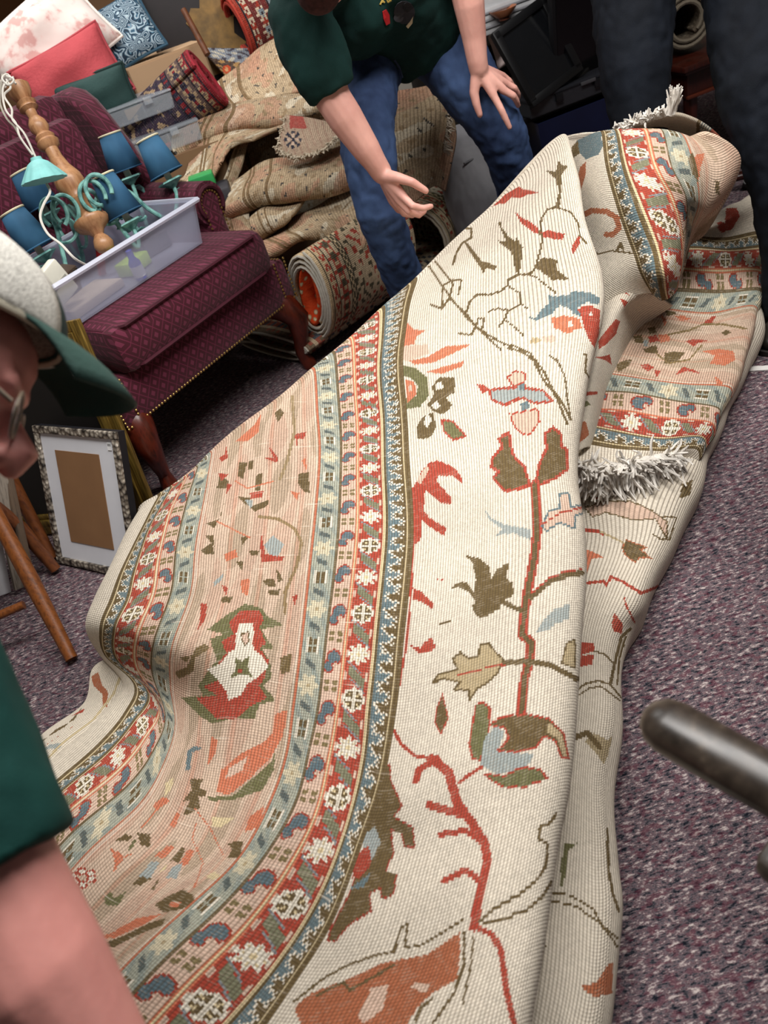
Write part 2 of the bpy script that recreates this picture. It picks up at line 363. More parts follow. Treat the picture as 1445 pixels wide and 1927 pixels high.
# ------------------------------------------------------------------ the big rug being folded
CREAM, OLIVE, BLUE, RED, PINK, PBLUE, TAN, WHITE, CORAL, GREEN, BEIGE, RUST, LTBLUE, LINE, YEL = (np.array(lin(h)) for h in
    ('e4d9c7', '6b5a3c', '6b7f84', 'b0493a', 'dcbda8', 'adb0a0', 'd8bda6', 'efe6d4', 'd27b5c', '71704c', 'bca985', 'b0694a', 'a4aca9', '6f6046', 'e3cfa4'))
def tri(v, p): return np.abs(((v / p) % 1.0) - 0.5) * 2           # 0..1..0 saw
def rug_base(U, V, seed=0):
    col = np.empty(U.shape + (3,)); col[:] = CREAM
    r = np.random.default_rng(seed)
    w = np.where(U <= 360, U - 60, 661 - U)
    V = V + np.where(U <= 360, 37.0, 0.0)
    def put(m, c): col[m] = c
    def c2(m, c, k=0.5): col[m] = col[m] * (1 - k) + c * k
    put((w >= 0) & (w < 53), BLUE)
    # olive / blue reciprocal vine with white outline
    ph = (V / 34.0) % 1.0
    edge = 26 + np.where(ph < 0.5, 1, -1) * (8 + 3 * np.sin(V / 34 * 4 * np.pi))
    dots = ((np.floor(V / 4.8) + np.floor(U / 5.0)) % 2) == 0
    put((w >= 0) & (w < edge), OLIVE)
    put((w > 9) & (w < 42) & (np.abs(w - edge) < 5.0) & dots, WHITE)
    put((w > 14) & (w < 38) & ((np.abs(ph - 0.5) < 0.09) | (ph < 0.07) | (ph > 0.93)) & dots, WHITE)
    put((w >= 43) & (w < 49), OLIVE); put((w >= -5) & (w < 6), OLIVE); put((w >= 6) & (w < 9), YEL * 0.9); put((w >= 49) & (w < 53), YEL)
    # red band
    m = (w >= 53) & (w < 101); put(m, RED); x = w - 77; y = ((V + 40) % 160) - 40
    lf = np.abs(((V + 20) % 80) - 40)                               # slanted leaves between the rosettes
    sl = (((V + 20) % 80) - 40) + x * np.where(((V + 20) // 80) % 2 == 0, 0.9, -0.9)
    yy = ((V) % 80) - 40
    put(m & (np.abs(yy + x * 0.8) < 9) & (np.abs(x) < 15), np.array(lin('7f7f66')))
    put(m & (np.abs(yy + x * 0.8) < 14) & (np.abs(yy + x * 0.8) >= 10) & (np.abs(x) < 19) & (np.abs(yy) > 5), np.array(lin('8b8f92')))
    put(m & (np.abs(np.abs(x) - 20) < 3.5) & (tri(V, 40) > 0.62), PINK)
    ang = np.arctan2(y, x); rad = np.hypot(x, y)
    put(m & (rad < 17 + 4 * np.cos(8 * ang)), WHITE * 0.97); put(m & (rad < 4), YEL); put(m & (rad < 15) & (rad > 8) & (np.abs(np.sin(4 * ang)) < 0.25), YEL * 0.9)
    y2 = ((V + 120) % 160) - 40; rad2 = np.hypot(x, y2); a2 = np.arctan2(y2, x)
    put(m & (rad2 < 20 + 2 * np.cos(8 * a2)), WHITE); put(m & (rad2 < 15.5), OLIVE)
    put(m & (rad2 < 15.5) & ((np.abs(x) < 2.4) | (np.abs(y2) < 2.4)), WHITE); put(m & (rad2 > 8) & (rad2 < 15) & (np.abs(np.abs(x) - np.abs(y2)) < 2), YEL)
    put((w >= 53) & (w < 56), RED * 0.8); put((w >= 98) & (w < 101), CORAL); 
    # pink band with blue curls and small squares
    m = (w >= 101) & (w < 140); put(m, PINK); x = w - 121; y = ((V + 55) % 92) - 46
    put((w >= 101) & (w < 103.5), YEL); put((w >= 104) & (w < 107), CORAL * 0.95)
    e = np.hypot((x + 1) / 11, (y + 5) / 13) < 1; e2 = np.hypot((x - 7) / 8, (y - 11) / 10) < 1; cut = np.hypot((x + 5) / 7, (y - 9) / 7) < 1
    s_ = (e | e2) & ~cut; so = ((np.hypot((x + 1) / 14, (y + 5) / 16.5) < 1) | (np.hypot((x - 7) / 11, (y - 11) / 13) < 1)) & ~(np.hypot((x + 5) / 4.5, (y - 9) / 4.5) < 1)
    put(m & so, RED * 0.9); put(m & s_, np.array(lin('60737b')))
    y = ((V + 9) % 92) - 46; put(m & (np.abs(x) < 13) & (np.abs(y) < 10), np.array(lin('857550'))); put(m & (np.abs(x) < 13) & (np.abs(y) < 10) & ((np.abs(x) < 2) | (np.abs(y) < 2)), PINK)
    put((w >= 137) & (w < 142), LINE)
    # pale blue band
    m = (w >= 142) & (w < 188); put(m, PBLUE); x = w - 165
    c2(m & (np.sin(V / 9.0 + x / 5) > 0.55), np.array(lin('8b9995')), 0.6)
    y = (V % 150) - 75; rad = np.hypot(x, y); a3 = np.arctan2(y, x); put(m & (rad < 18 + 4 * np.cos(6 * a3)), np.array(lin('ddd2b4'))); put(m & (rad < 4), BEIGE)
    y = ((V + 75) % 150) - 75
    for dx in (-6, 6):
        for dy in (-8, 8): put(m & (np.abs(x - dx) < 4.6) & (np.abs(y - dy) < 6.2), OLIVE)
    put(m & (np.hypot(x, y) < 21) & (np.abs(np.abs(x) - 11.5) < 1.8) & (np.abs(y) < 17), WHITE)
    y = (V % 75) - 37; put(m & (np.abs(y + x * 0.5) < 6) & (np.abs(x) < 12), np.array(lin('5f6a68')))
    # tan main border
    m = w >= 188; put(m, TAN)
    nn = np.sin(U / 23.0) * np.sin(V / 61.0) + 0.6 * np.sin(U / 9 + V / 120)
    c2(m & (nn > 0.35), np.array(lin('cdaa94')), 0.7); c2(m & (nn < -0.5), np.array(lin('a9957c')), 0.6)
    c2(m & ((U // 7).astype(int) % 9 == 0), CORAL, 0.25)
    put((w >= 187) & (w < 191), CORAL * 0.85); c2((w >= 193) & (w < 197), WHITE, 0.5)
    return col * (1 + 0.05 * r.standard_normal(U.shape))[..., None]
K2, K3, K5, K6, K7, K4 = (160, 600, 2.258), (700, 250, 2.89), (700, 800, 2.408), (450, 1350, 1.927), (0, 1250, 2.408), (1000, 200, 2.568)
def draw(col, X, Y, items, mask=None):
    for it in items:
        K, c, pts = it[0], it[1], np.asarray(it[2], float); q = np.stack([K[0] + pts[:, 0] / K[2], K[1] + pts[:, 1] / K[2]], 1)
        if len(it) > 3 and it[3]: m = online(X, Y, q, it[3] / K[2])
        else:
            if len(it) > 4:
                cl = np.vstack([q, q[:1]]); mo = online(X, Y, cl, it[5] / K[2])
                if mask is not None: mo &= mask
                col[mo] = it[4]
            m = inpoly(X, Y, q)
            if len(it) > 4: m &= ~mo
        if mask is not None: m &= mask
        col[m] = c
    return col
O, R_, B_, G_ = OLIVE, RED, BLUE, GREEN
MOTIFS = [
 (K3, R_, [(650,405),(730,330),(800,290),(815,305),(860,310),(905,325),(850,335),(800,355),(760,350),(720,385),(690,385)]),
 (K3, R_, [(775,425),(800,450),(870,490),(905,520),(915,555),(880,540),(810,490)]), (K3, R_, [(920,540),(960,530),(1050,550),(1035,582),(1000,578),(925,565)]),
 (K3, R_, [(1110,580),(1130,545),(1130,600),(1095,660),(1085,625)]),
 (K3, O, [(685,490),(700,480),(705,515),(740,560),(780,590),(790,555),(800,600),(820,620),(815,680),(800,770),(780,750),(760,650),(700,600),(680,585),(730,590)]),
 (K3, O, [(500,595),(520,600),(600,700),(680,720),(670,745),(620,735),(605,770),(590,735),(540,660)]),
 (K3, O, [(945,205),(1000,210),(1015,145),(1030,175),(1065,180),(1030,230),(1030,320),(1020,400),(1000,395),(1015,320),(1000,250)]),
 (K3, O, [(890,720),(930,675),(1010,690),(1000,740),(1075,800),(980,800),(900,740)]),
 (K3, O, [(1005,400),(950,420),(920,470),(915,540),(925,590),(905,680),(880,750),(850,770),(800,770),(740,800),(735,830),(700,860),(640,880),(570,880),(530,920),(515,970)], 11),
 (K3, O, [(1005,405),(1080,430),(1120,490),(1130,560),(1165,600)], 9), (K3, O, [(850,770),(900,790),(960,840),(1000,870)], 8), (K3, O, [(735,830),(800,870),(810,930),(850,960)], 9),
 (K3, O, [(440,715),(460,650),(490,600),(540,570),(540,520),(510,520)], 12),
 (K3, O, [(310,725),(380,830),(440,910),(520,1010),(600,1085),(700,1180)], 11), (K3, O, [(345,700),(440,820),(420,900),(510,980),(570,1060),(650,1110),(720,1150)], 11),
 (K3, O, [(720,1150),(780,1160),(850,1190),(930,1290),(980,1390),(1040,1480),(1080,1560)], 12), (K3, O, [(740,1170),(820,1190),(880,1240),(930,1340),(1000,1430),(1060,1580)], 14),
 (K3, O, [(320,935),(380,955),(420,900)], 12), (K3, O, [(380,950),(385,830),(440,800),(485,800),(470,880)], 10), (K3, O, [(470,1090),(540,1100),(570,1040),(575,1010),(610,1010),(600,1060)], 10),
 (K3, O, [(635,970),(690,955),(740,965),(800,940)], 9), (K3, O, [(690,1050),(720,1020),(740,960)], 12), (K3, O, [(730,1020),(790,1070),(820,1100)], 9), (K3, O, [(960,1210),(1010,1240),(1050,1330),(1060,1440),(1080,1560)], 10),
 (K3, O, [(1150,1200),(1165,1205),(1160,1300),(1180,1330)], 12),
 (K3, B_, [(840,1000),(890,1010),(910,970),(960,930),(960,880),(1000,890),(1060,880),(1110,860),(1190,870),(1240,900),(1230,935),(1170,920),(1100,960),(1020,940),(980,980),(940,1000),(890,1020)]),
 (K3, CORAL, [(970,1010),(1040,990),(1130,1010),(1140,1060),(1060,1090),(990,1060)]), (K3, R_, [(1100,960),(1190,935),(1240,970),(1235,1090),(1210,1170),(1170,1110),(1150,1050),(1140,1000)]),
 (K3, B_, [(1060,940),(1100,930),(1140,1000),(1090,980)]), (K3, WHITE, [(1060,1040),(1080,1020),(1095,1045),(1075,1060)]), (K3, WHITE, [(1180,985),(1195,975),(1200,995),(1185,1000)]),
 (K3, BEIGE, [(850,1140),(880,1110),(930,1130),(890,1150)]), (K3, PINK, [(920,1110),(1000,1100),(990,1140),(940,1140)]),
 (K3, CORAL, [(165,1080),(190,1030),(230,1070),(290,1075),(240,1110),(230,1150),(165,1160)]), (K3, CORAL, [(200,1240),(300,1220),(400,1160),(540,1150),(440,1200),(330,1250),(230,1260)]),
 (K3, CORAL, [(290,1300),(500,1240),(490,1270),(380,1310)]), (K3, PINK, [(165,1160),(300,1150),(310,1200),(200,1240),(165,1240)]),
 (K3, G_, [(165,1260),(240,1280),(300,1330),(310,1430),(260,1490),(200,1500),(165,1520),(165,1450),(240,1430),(250,1380),(220,1340),(165,1320)]), (K3, CORAL, [(180,1340),(230,1350),(240,1420),(190,1470)]), (K3, PINK, [(195,1380),(215,1370),(220,1400),(200,1410)]),
 (K3, O, [(320,1380),(370,1330),(450,1330),(450,1410),(400,1440),(440,1480),(390,1530),(340,1520),(300,1480),(340,1420)]), (K3, WHITE, [(340,1370),(375,1350),(390,1390),(350,1400)]), (K3, WHITE, [(320,1480),(350,1455),(375,1490),(340,1505)]),
 (K3, O, [(240,1600),(280,1540),(330,1520),(350,1600),(330,1640),(280,1670),(250,1660)]), (K3, WHITE, [(280,1580),(300,1520),(325,1560),(300,1610)]), (K3, G_, [(380,1560),(440,1570),(510,1650),(440,1670),(390,1620)], 0, R_, 10),
 (K3, LTBLUE, [(640,1400),(700,1390),(780,1385),(810,1350),(840,1390),(930,1400),(985,1460),(880,1470),(820,1440),(760,1460),(720,1480),(650,1450)], 0, R_, 14),
 (K3, R_, [(565,1365),(610,1370),(640,1395),(600,1415)]), (K3, B_, [(800,1360),(830,1350),(830,1400),(805,1400)]), (K3, B_, [(805,1470),(850,1450),(855,1500),(820,1520)]),
 (K3, PINK, [(735,1330),(780,1295),(835,1310),(830,1350),(770,1380)], 0, RED, 7), (K3, PINK, [(750,1530),(900,1500),(910,1570),(860,1640),(820,1640),(770,1590)], 0, RED * 1.1, 8),
 (K5, O, [(545,150),(590,100),(575,60),(620,35),(635,130),(690,190),(715,270),(660,290),(600,300),(550,240),(575,210),(540,190)], 0, R_, 13),
 (K5, O, [(745,240),(760,170),(790,110),(785,40),(820,10),(855,40),(860,100),(885,110),(885,200),(830,240),(760,270)], 0, R_, 13),
 (K5, R_, [(738,270),(742,350),(748,480),(735,600),(705,750),(690,850),(680,950),(720,985),(715,1060),(690,1150),(675,1300)], 44), (K5, O, [(738,270),(742,350),(748,480),(735,600),(705,750),(690,850),(680,950),(720,985),(715,1060),(690,1150),(675,1300)], 22),
 (K5, O, [(720,780),(800,710),(880,680),(950,670)], 26), (K5, R_, [(725,760),(800,695),(880,662),(950,652)], 8), (K5, O, [(690,845),(640,825),(590,800)], 24), (K5, O, [(590,1078),(700,1070),(800,1085),(930,1150)], 26), (K5, R_, [(390,1140),(500,1110),(600,1090)], 10),
 (K5, LTBLUE, [(510,380),(540,420),(600,450),(720,470),(720,520),(640,490),(560,500),(590,470),(530,430)]),
 (K5, PINK, [(770,460),(800,390),(850,380),(850,310),(890,310),(900,370),(960,360),(955,400),(920,410),(920,470),(850,440),(790,480)], 0, B_, 9), (K5, R_, [(770,450),(850,400),(960,370)], 8),
 (K5, R_, [(180,545),(180,290),(230,200),(260,170),(300,160),(370,190),(410,240),(410,265),(360,230),(300,230),(290,250),(360,330),(355,360),(310,350),(240,290),(235,390),(260,420),(335,465),(330,505),(260,460),(225,430),(220,520),(190,545)]), (K5, PINK, [(200,250),(250,180),(260,200),(220,270)]),
 (K5, R_, [(185,735),(230,760),(280,810),(275,835),(225,800),(185,790)]), (K5, R_, [(165,995),(220,1010),(240,980),(275,960),(275,990),(295,1000),(260,1030),(215,1035)]),
 (K5, R_, [(185,540),(180,700),(165,900),(155,1000),(128,1150),(95,1350)], 10), (K5, O, [(310,900),(360,890)], 8), (K5, R_, [(295,700),(320,700)], 6),
 (K5, O, [(355,745),(380,715),(430,710),(460,760),(470,700),(455,620),(420,590),(480,600),(530,640),(540,700),(570,650),(620,625),(610,690),(640,720),(640,770),(590,800),(580,830),(510,870),(480,870),(450,820),(470,800),(440,760),(400,735)]),
 (K5, BEIGE, [(275,1165),(300,1130),(390,1110),(365,1060),(400,1030),(440,1060),(480,1050),(490,1000),(530,990),(560,1030),(595,1060),(570,1120),(520,1170),(480,1190),(440,1250),(440,1200),(370,1200),(400,1165),(330,1150)], 0, O, 10), (K5, R_, [(390,1135),(500,1105),(590,1080)], 7),
 (K5, O, [(290,1290),(320,1220),(345,1330),(310,1400),(285,1340)], 0, R_, 6), (K5, LTBLUE, [(745,940),(770,890),(830,830),(900,810),(890,880),(830,900),(800,930)]), (K5, BEIGE, [(860,1080),(880,990),(920,970),(920,1100)], 0, O, 8),
 (K5, G_, [(440,1440),(470,1270),(500,1255),(535,1280),(525,1400),(490,1520),(455,1510)], 0, R_, 8), (K5, LTBLUE, [(510,1420),(560,1360),(600,1390),(570,1480),(730,1490),(720,1530),(650,1570),(560,1580),(490,1540)]),
 (K5, O, [(530,1360),(590,1320),(700,1310),(800,1330),(870,1400),(890,1510),(860,1510),(830,1430),(780,1410),(740,1460),(670,1480),(570,1475),(620,1420),(600,1370)], 0, R_, 9), (K5, BEIGE, [(800,1345),(860,1400),(885,1500),(865,1500),(840,1420),(790,1390)]),
 (K5, G_, [(510,1580),(600,1590),(680,1550),(760,1560),(795,1600),(740,1620),(690,1640),(600,1640),(540,1610)], 0, R_, 9),
 (K6, R_, [(550,30),(590,100),(640,140),(710,150)], 13), (K6, R_, [(700,150),(760,200),(790,310),(850,390),(890,460),(900,520),(870,650),(850,760)], 34), (K6, R_, [(850,755),(920,790),(950,850),(970,1000),(1000,1120)], 22),
 (K6, R_, [(720,150),(650,190),(640,230)], 24), (K6, R_, [(800,350),(730,330),(690,318)], 30), (K6, R_, [(880,450),(820,410),(730,425)], 22), (K6, R_, [(870,590),(820,552),(740,595)], 24), (K6, R_, [(880,180),(830,210),(795,240)], 12),
 (K6, O, [(495,250),(520,180),(545,170),(550,230),(590,320),(560,360),(630,400),(635,470),(600,470),(590,420),(550,410),(560,490),(530,560),(570,570),(560,640),(520,660),(510,620),(470,640),(480,700),(400,750),(350,810),(320,810),(330,770),(400,640),(450,500),(475,330)], 0, R_ * 0.8, 6),
 (K6, LTBLUE, [(450,430),(490,395),(515,450),(480,520),(450,500)]), (K6, R_ * 0.9, [(425,500),(470,460),(480,530),(430,590),(410,580)]), (K6, B_, [(400,620),(430,600),(480,560),(450,620)]),
 (K6, RUST, [(200,1050),(260,1000),(390,950),(520,890),(680,860),(800,780),(800,870),(790,950),(700,1000),(640,1060),(600,1130),(230,1130)]), (K6, PINK, [(430,1080),(480,980),(540,970),(520,1060),(450,1110)]), (K6, PINK, [(620,980),(640,960),(690,970),(680,1000)]),
 (K6, O, [(200,1030),(300,950),(390,900),(500,860),(560,850),(590,760)], 9), (K6, O, [(590,760),(610,750),(600,830),(650,830),(720,790),(810,735)], 9), (K6, O, [(870,740),(930,690),(1020,640),(1080,590),(1110,540),(1120,460),(1085,440),(1090,400),(1130,380),(1150,350)], 11),
 (K6, O, [(890,750),(960,730),(1040,700),(1100,650),(1130,600)], 12), (K6, O, [(815,780),(815,900),(780,1000),(700,1112)], 10), (K6, O, [(850,800),(840,900),(810,1040)], 8), (K6, O, [(280,1010),(380,960),(400,990),(470,950),(560,900)], 10), (K6, O, [(640,1100),(660,1050),(700,1020)], 12),
 # main border drawing
 (K2, GREEN, [(600,1260),(680,1210),(750,1230),(770,1260),(840,1300),(750,1320),(800,1400),(750,1400),(790,1470),(790,1530),(760,1560),(810,1620),(740,1640),(720,1700),(620,1700),(540,1720),(490,1690),(410,1610),(500,1600),(480,1560),(520,1500),(560,1450),(530,1360),(590,1340),(520,1320),(560,1290)]),
 (K2, RED, [(610,1290),(660,1240),(740,1240),(760,1280),(740,1310),(770,1380),(740,1400),(780,1450),(760,1530),(740,1560),(770,1610),(700,1650),(640,1700),(560,1700),(500,1640),(470,1610),(560,1600),(500,1560),(560,1540),(560,1470),(600,1420),(580,1370),(630,1340)]),
 (K2, WHITE, [(660,1290),(710,1290),(720,1340),(710,1370),(720,1410),(750,1430),(780,1480),(740,1520),(690,1550),(660,1600),(610,1620),(600,1580),(560,1530),(520,1490),(580,1460),(610,1420),(640,1400),(640,1340)]),
 (K2, GREEN, [(640,1440),(665,1455),(700,1430),(690,1475),(710,1520),(660,1510),(610,1530),(640,1490)]), (K2, RED, [(650,1490),(670,1490),(670,1505),(650,1505)]), (K2, PINK, [(665,1340),(695,1330),(695,1370),(680,1385),(665,1365)], 0, OLIVE, 5),
 (K2, OLIVE * 1.4, [(380,1500),(430,1480),(470,1400),(510,1380),(530,1400),(470,1440),(460,1500),(400,1530)]), (K2, OLIVE * 1.4, [(400,1440),(450,1430),(430,1460)]), (K2, OLIVE * 1.3, [(830,1440),(880,1420),(870,1500),(830,1510)]), (K2, CORAL, [(810,1680),(860,1660),(850,1740),(800,1760)]),
 (K7, G_, [(930,600),(1050,600),(1130,530),(1230,440),(1250,390),(1240,480),(1190,570),(1060,612),(960,622)]), (K7, CORAL, [(980,580),(1000,480),(1100,400),(1200,350),(1290,250),(1280,330),(1230,420),(1130,520),(1040,590)]),
 (K7, PINK, [(1020,520),(1040,470),(1120,420),(1100,480)]), (K7, CORAL, [(960,330),(985,340),(980,400),(940,460)]), (K7, B_, [(850,390),(880,370),(920,380),(870,400),(860,480),(840,480)]),
]
sm = lambda K, c, *ps: [(K, c, p) for p in ps]
MOTIFS += sm(K2, OLIVE, [(730,660),(755,655),(745,730),(720,730)], [(650,755),(700,760),(705,795),(680,790)], [(700,800),(780,770),(775,795),(720,820)], [(570,660),(610,690),(600,720),(560,720)], [(655,610),(690,610),(670,680),(650,670)], [(695,605),(715,600),(710,640),(690,640)],
  [(905,660),(950,650),(955,740),(930,735),(905,700)], [(490,985),(540,950),(550,1000),(510,1000)], [(510,920),(545,920),(550,970)], [(640,1030),(670,1030),(670,1075)], [(515,870),(570,850),(590,785),(580,830),(550,890)], [(810,1060),(845,1110),(820,1120)], [(750,1110),(800,1105),(815,1140),(780,1140)], [(780,1150),(830,1150),(820,1175),(780,1175)], [(580,1180),(630,1180),(615,1205),(580,1205)], [(805,400),(830,380),(845,400),(820,440)], [(660,930),(700,920),(670,960)], [(700,985),(740,985),(735,1005),(700,1005)])
MOTIFS += sm(K2, RED, [(700,740),(760,730),(750,760),(705,765)], [(565,655),(610,660),(580,690)], [(605,700),(625,705),(600,745)], [(890,490),(940,480),(930,510),(905,510),(900,540)], [(760,590),(800,590),(780,540),(820,590),(815,612)], [(570,590),(595,575),(598,530),(608,590),(580,608)], [(750,920),(765,1000),(845,1010),(840,1030),(750,1035),(745,980)], [(580,1130),(605,1140),(600,1175)], [(490,1210),(520,1210),(510,1280),(475,1325),(490,1270)], [(880,1180),(905,1170),(890,1220),(900,1260)])
MOTIFS += sm(K2, LTBLUE, [(760,960),(800,920),(845,960),(820,1010),(780,1000)], [(545,1120),(590,1080),(580,1110),(550,1135)], [(680,770),(715,770),(705,810)]) + sm(K2, CORAL, [(640,520),(720,450),(750,400),(740,480),(690,520)], [(660,1110),(700,1100),(690,1180),(665,1160)], [(590,1000),(640,980),(650,1010),(600,1030)], [(870,730),(910,740),(900,770)], [(920,600),(940,590),(940,640)])
MOTIFS += [(K2, np.array(lin('98805c')), [(740,840),(820,850),(890,890),(920,950),(900,1050),(850,1160),(850,1250)], 13), (K2, np.array(lin('a08a68')), [(880,330),(890,480),(860,600),(830,680)], 13), (K2, CORAL, [(640,690),(690,720),(800,690)], 6), (K2, CORAL, [(560,860),(640,900),(700,930)], 6)]
MOTIFS += sm(K7, OLIVE, [(500,810),(570,770),(600,780),(580,800),(540,800)], [(620,760),(680,770),(680,830),(640,820)], [(860,520),(920,520),(905,560),(935,570),(930,600),(900,600),(905,650),(860,680),(830,680),(860,620),(830,620),(850,590),(870,570)], [(770,890),(820,830),(840,840),(810,900)], [(590,1000),(640,960),(690,970),(640,1000)], [(680,1020),(730,960),(700,1020)], [(1030,810),(1100,800),(1090,880),(1030,880),(1050,840)], [(430,1280),(560,1230),(680,1170),(750,1150),(740,1180),(640,1220),(520,1280)], [(700,1090),(760,1050),(830,1020),(880,1050),(880,1090),(820,1110),(740,1125)])
MOTIFS += sm(K7, CORAL, [(500,830),(560,870),(620,850),(560,880),(515,940),(520,890)], [(700,870),(760,820),(790,830),(750,880)], [(810,910),(850,840),(880,840),(850,910)], [(370,1250),(500,1220),(620,1150),(740,1130),(650,1180),(520,1240)], [(1130,690),(1200,640),(1170,740),(1110,760)], [(690,640),(740,600),(770,620),(710,660)], [(770,730),(800,670),(820,680),(790,740)], [(770,1080),(820,1075),(810,1100),(770,1100)], [(250,1110),(330,1090),(350,1130),(320,1110)]) + sm(K7, LTBLUE, [(630,960),(690,890),(720,900),(680,970)], [(750,970),(780,920),(830,900),(800,970)]) + sm(K7, GREEN, [(570,850),(610,790),(620,800),(590,840)], [(470,1060),(500,1030),(520,1060),(570,1030),(540,1090),(480,1095)]) + sm(K7, YEL, [(960,690),(1060,700),(1000,740),(960,730)], [(750,540),(785,510),(780,560),(745,600)], [(930,960),(970,940),(1000,960),(960,980)], [(720,940),(760,900),(750,930)])
for cx, cy in ((330,960),(370,940),(410,950),(340,985),(375,1000),(415,975)): MOTIFS.append((K7, WHITE, [(cx-18,cy-12),(cx+14,cy-16),(cx+18,cy+10),(cx-14,cy+14)], 0, RED, 8))
MOTIFS += [(K7, CORAL, [(880,650),(950,740),(1010,860)], 6), (K7, CORAL, [(890,720),(870,790),(920,900),(880,1010)], 6), (K7, CORAL, [(640,740),(720,650)], 6)]

rugm = rug_material('rug_weave', streak=0.55)
big = thing('area_rug', 'large cream rug with red and blue borders heaped in folds across the carpet', 'rug', gz(900, 1000))
S = lambda pz: [gz(*p) for p in pz]
# columns of the front face, following the border stripes from the ridge down to the lower left
uA = [0, 60, 113, 200, 248, 360, 473, 521, 608, 661, 820, 1010]
pxA = [
 [(262,968),(245,992),(228,1020),(200,1075),(176,1130),(163,1182),(188,1230),(230,1282),(214,1312),(160,1372),(60,1462),(-60,1560),(-250,1680)],
 [(300,935),(275,980),(250,1024),(228,1072),(211,1127),(191,1182),(199,1232),(253,1288),(235,1340),(175,1412),(90,1490),(-30,1600),(-220,1730)],
 [(325,919),(300,962),(278,1002),(256,1072),(244,1127),(219,1184),(223,1240),(281,1306),(250,1362),(199,1424),(110,1505),(-10,1625),(-200,1760)],
 [(373,883),(361,918),(350,954),(332,1030),(320,1110),(288,1205),(286,1268),(310,1347),(290,1410),(240,1480),(140,1568),(30,1680),(-150,1830)],
 [(400,858),(390,905),(381,954),(366,1035),(355,1110),(320,1215),(318,1290),(329,1364),(308,1435),(262,1512),(165,1605),(60,1720),(-120,1880)],
 [(500,775),(493,832),(485,890),(478,990),(468,1085),(442,1215),(425,1330),(410,1420),(390,1500),(350,1590),(260,1690),(150,1800),(-40,1960)],
 [(592,697),(597,770),(602,850),(596,960),(583,1087),(567,1220),(553,1330),(540,1416),(511,1499),(450,1610),(360,1705),(240,1820),(60,2000)],
 [(628,668),(636,760),(641,850),(639,960),(628,1087),(610,1220),(596,1325),(578,1410),(553,1505),(498,1603),(415,1707),(290,1830),(110,2020)],
 [(715,592),(710,680),(716,800),(722,950),(714,1087),(700,1220),(685,1325),(672,1440),(645,1560),(595,1685),(512,1817),(400,1950),(240,2120)],
 [(781,532),(757,640),(760,760),(773,940),(768,1088),(752,1235),(735,1350),(712,1478),(680,1580),(625,1725),(554,1843),(450,1990),(300,2160)],
 [(915,405),(905,500),(905,640),(925,860),(925,1040),(915,1210),(905,1340),(885,1490),(860,1620),(815,1790),(760,1910),(690,2060),(560,2250)],
 [(1072,264),(1103,425),(1132,570),(1088,830),(1103,1010),(1094,1190),(1086,1320),(1072,1480),(1050,1600),(1022,1770),(1000,1920),(985,2080),(960,2270)]]
zA = [
 [.18,.18,.17,.16,.15,.13,.05,.06,.06,.06,.05,.05,.05], [.24,.24,.24,.24,.23,.20,.08,.09,.10,.10,.10,.10,.10], [.26,.26,.26,.26,.25,.22,.09,.10,.12,.12,.12,.12,.12],
 [.29,.29,.29,.29,.28,.24,.13,.14,.15,.16,.16,.16,.16], [.30,.30,.30,.30,.29,.26,.16,.16,.17,.18,.18,.18,.18], [.33,.33,.33,.32,.31,.29,.24,.22,.22,.22,.22,.22,.22],
 [.34,.34,.35,.34,.33,.31,.28,.26,.25,.25,.24,.24,.24], [.35,.35,.35,.35,.34,.32,.30,.28,.27,.26,.25,.25,.25], [.36,.36,.36,.36,.35,.33,.31,.29,.28,.27,.26,.25,.25],
 [.38,.38,.37,.37,.36,.34,.32,.30,.28,.27,.26,.25,.25], [.46,.45,.42,.38,.36,.34,.32,.30,.28,.26,.25,.24,.24], [.60,.55,.45,.34,.30,.28,.26,.24,.23,.22,.21,.20,.20]]
netA = [[gz(p[0], p[1], z) for p, z in zip(a, b)] for a, b in zip(pxA, zA)]
def backside(col, nxt, bk=(-0.35, 0.94), drop=((0.05, 0.03), (0.12, 0.17), (0.16, 1.0))):  # the sheet goes over the ridge and down behind it
    a = np.array(col[0]); out = []
    for d, k in drop:
        z = max(0.012, a[2] - k); out.insert(0, np.array([a[0] + bk[0] * d, a[1] + bk[1] * d, z]))
    return out + list(col)
netA = [backside(c, None) for c in netA]
edge0 = []                                                     # outer margin tucks down to the floor
for p in netA[0]:
    edge0.append(np.array([p[0] - 0.012, p[1] + 0.03, 0.012]))
under = [np.array([p[0] - 0.02, p[1] + 0.015, max(p[2] - 0.07, 0.1)]) for p in netA[-1]]
under2 = [np.array([p[0] - 0.07, p[1] + 0.02, max(p[2] - 0.10, 0.09)]) for p in netA[-1]]
netA = [edge0] + netA + [under, under2]; uA = [-60] + uA + [1070, 1130]
def colA(U, V, X, Y): 
    c = rug_base(U, V, 1); return draw(c, X, Y, MOTIFS, mask=((U > 664) | ((U > 252) & (U < 469))))
wornA = lambda U, V: np.where((U > 150) & (U < 640), 1.0, 0.25)
sheet('draped_face', netA, uA, rugm, big, colA, ref_row=7, worn=wornA, wob=0.0035, thick=0)
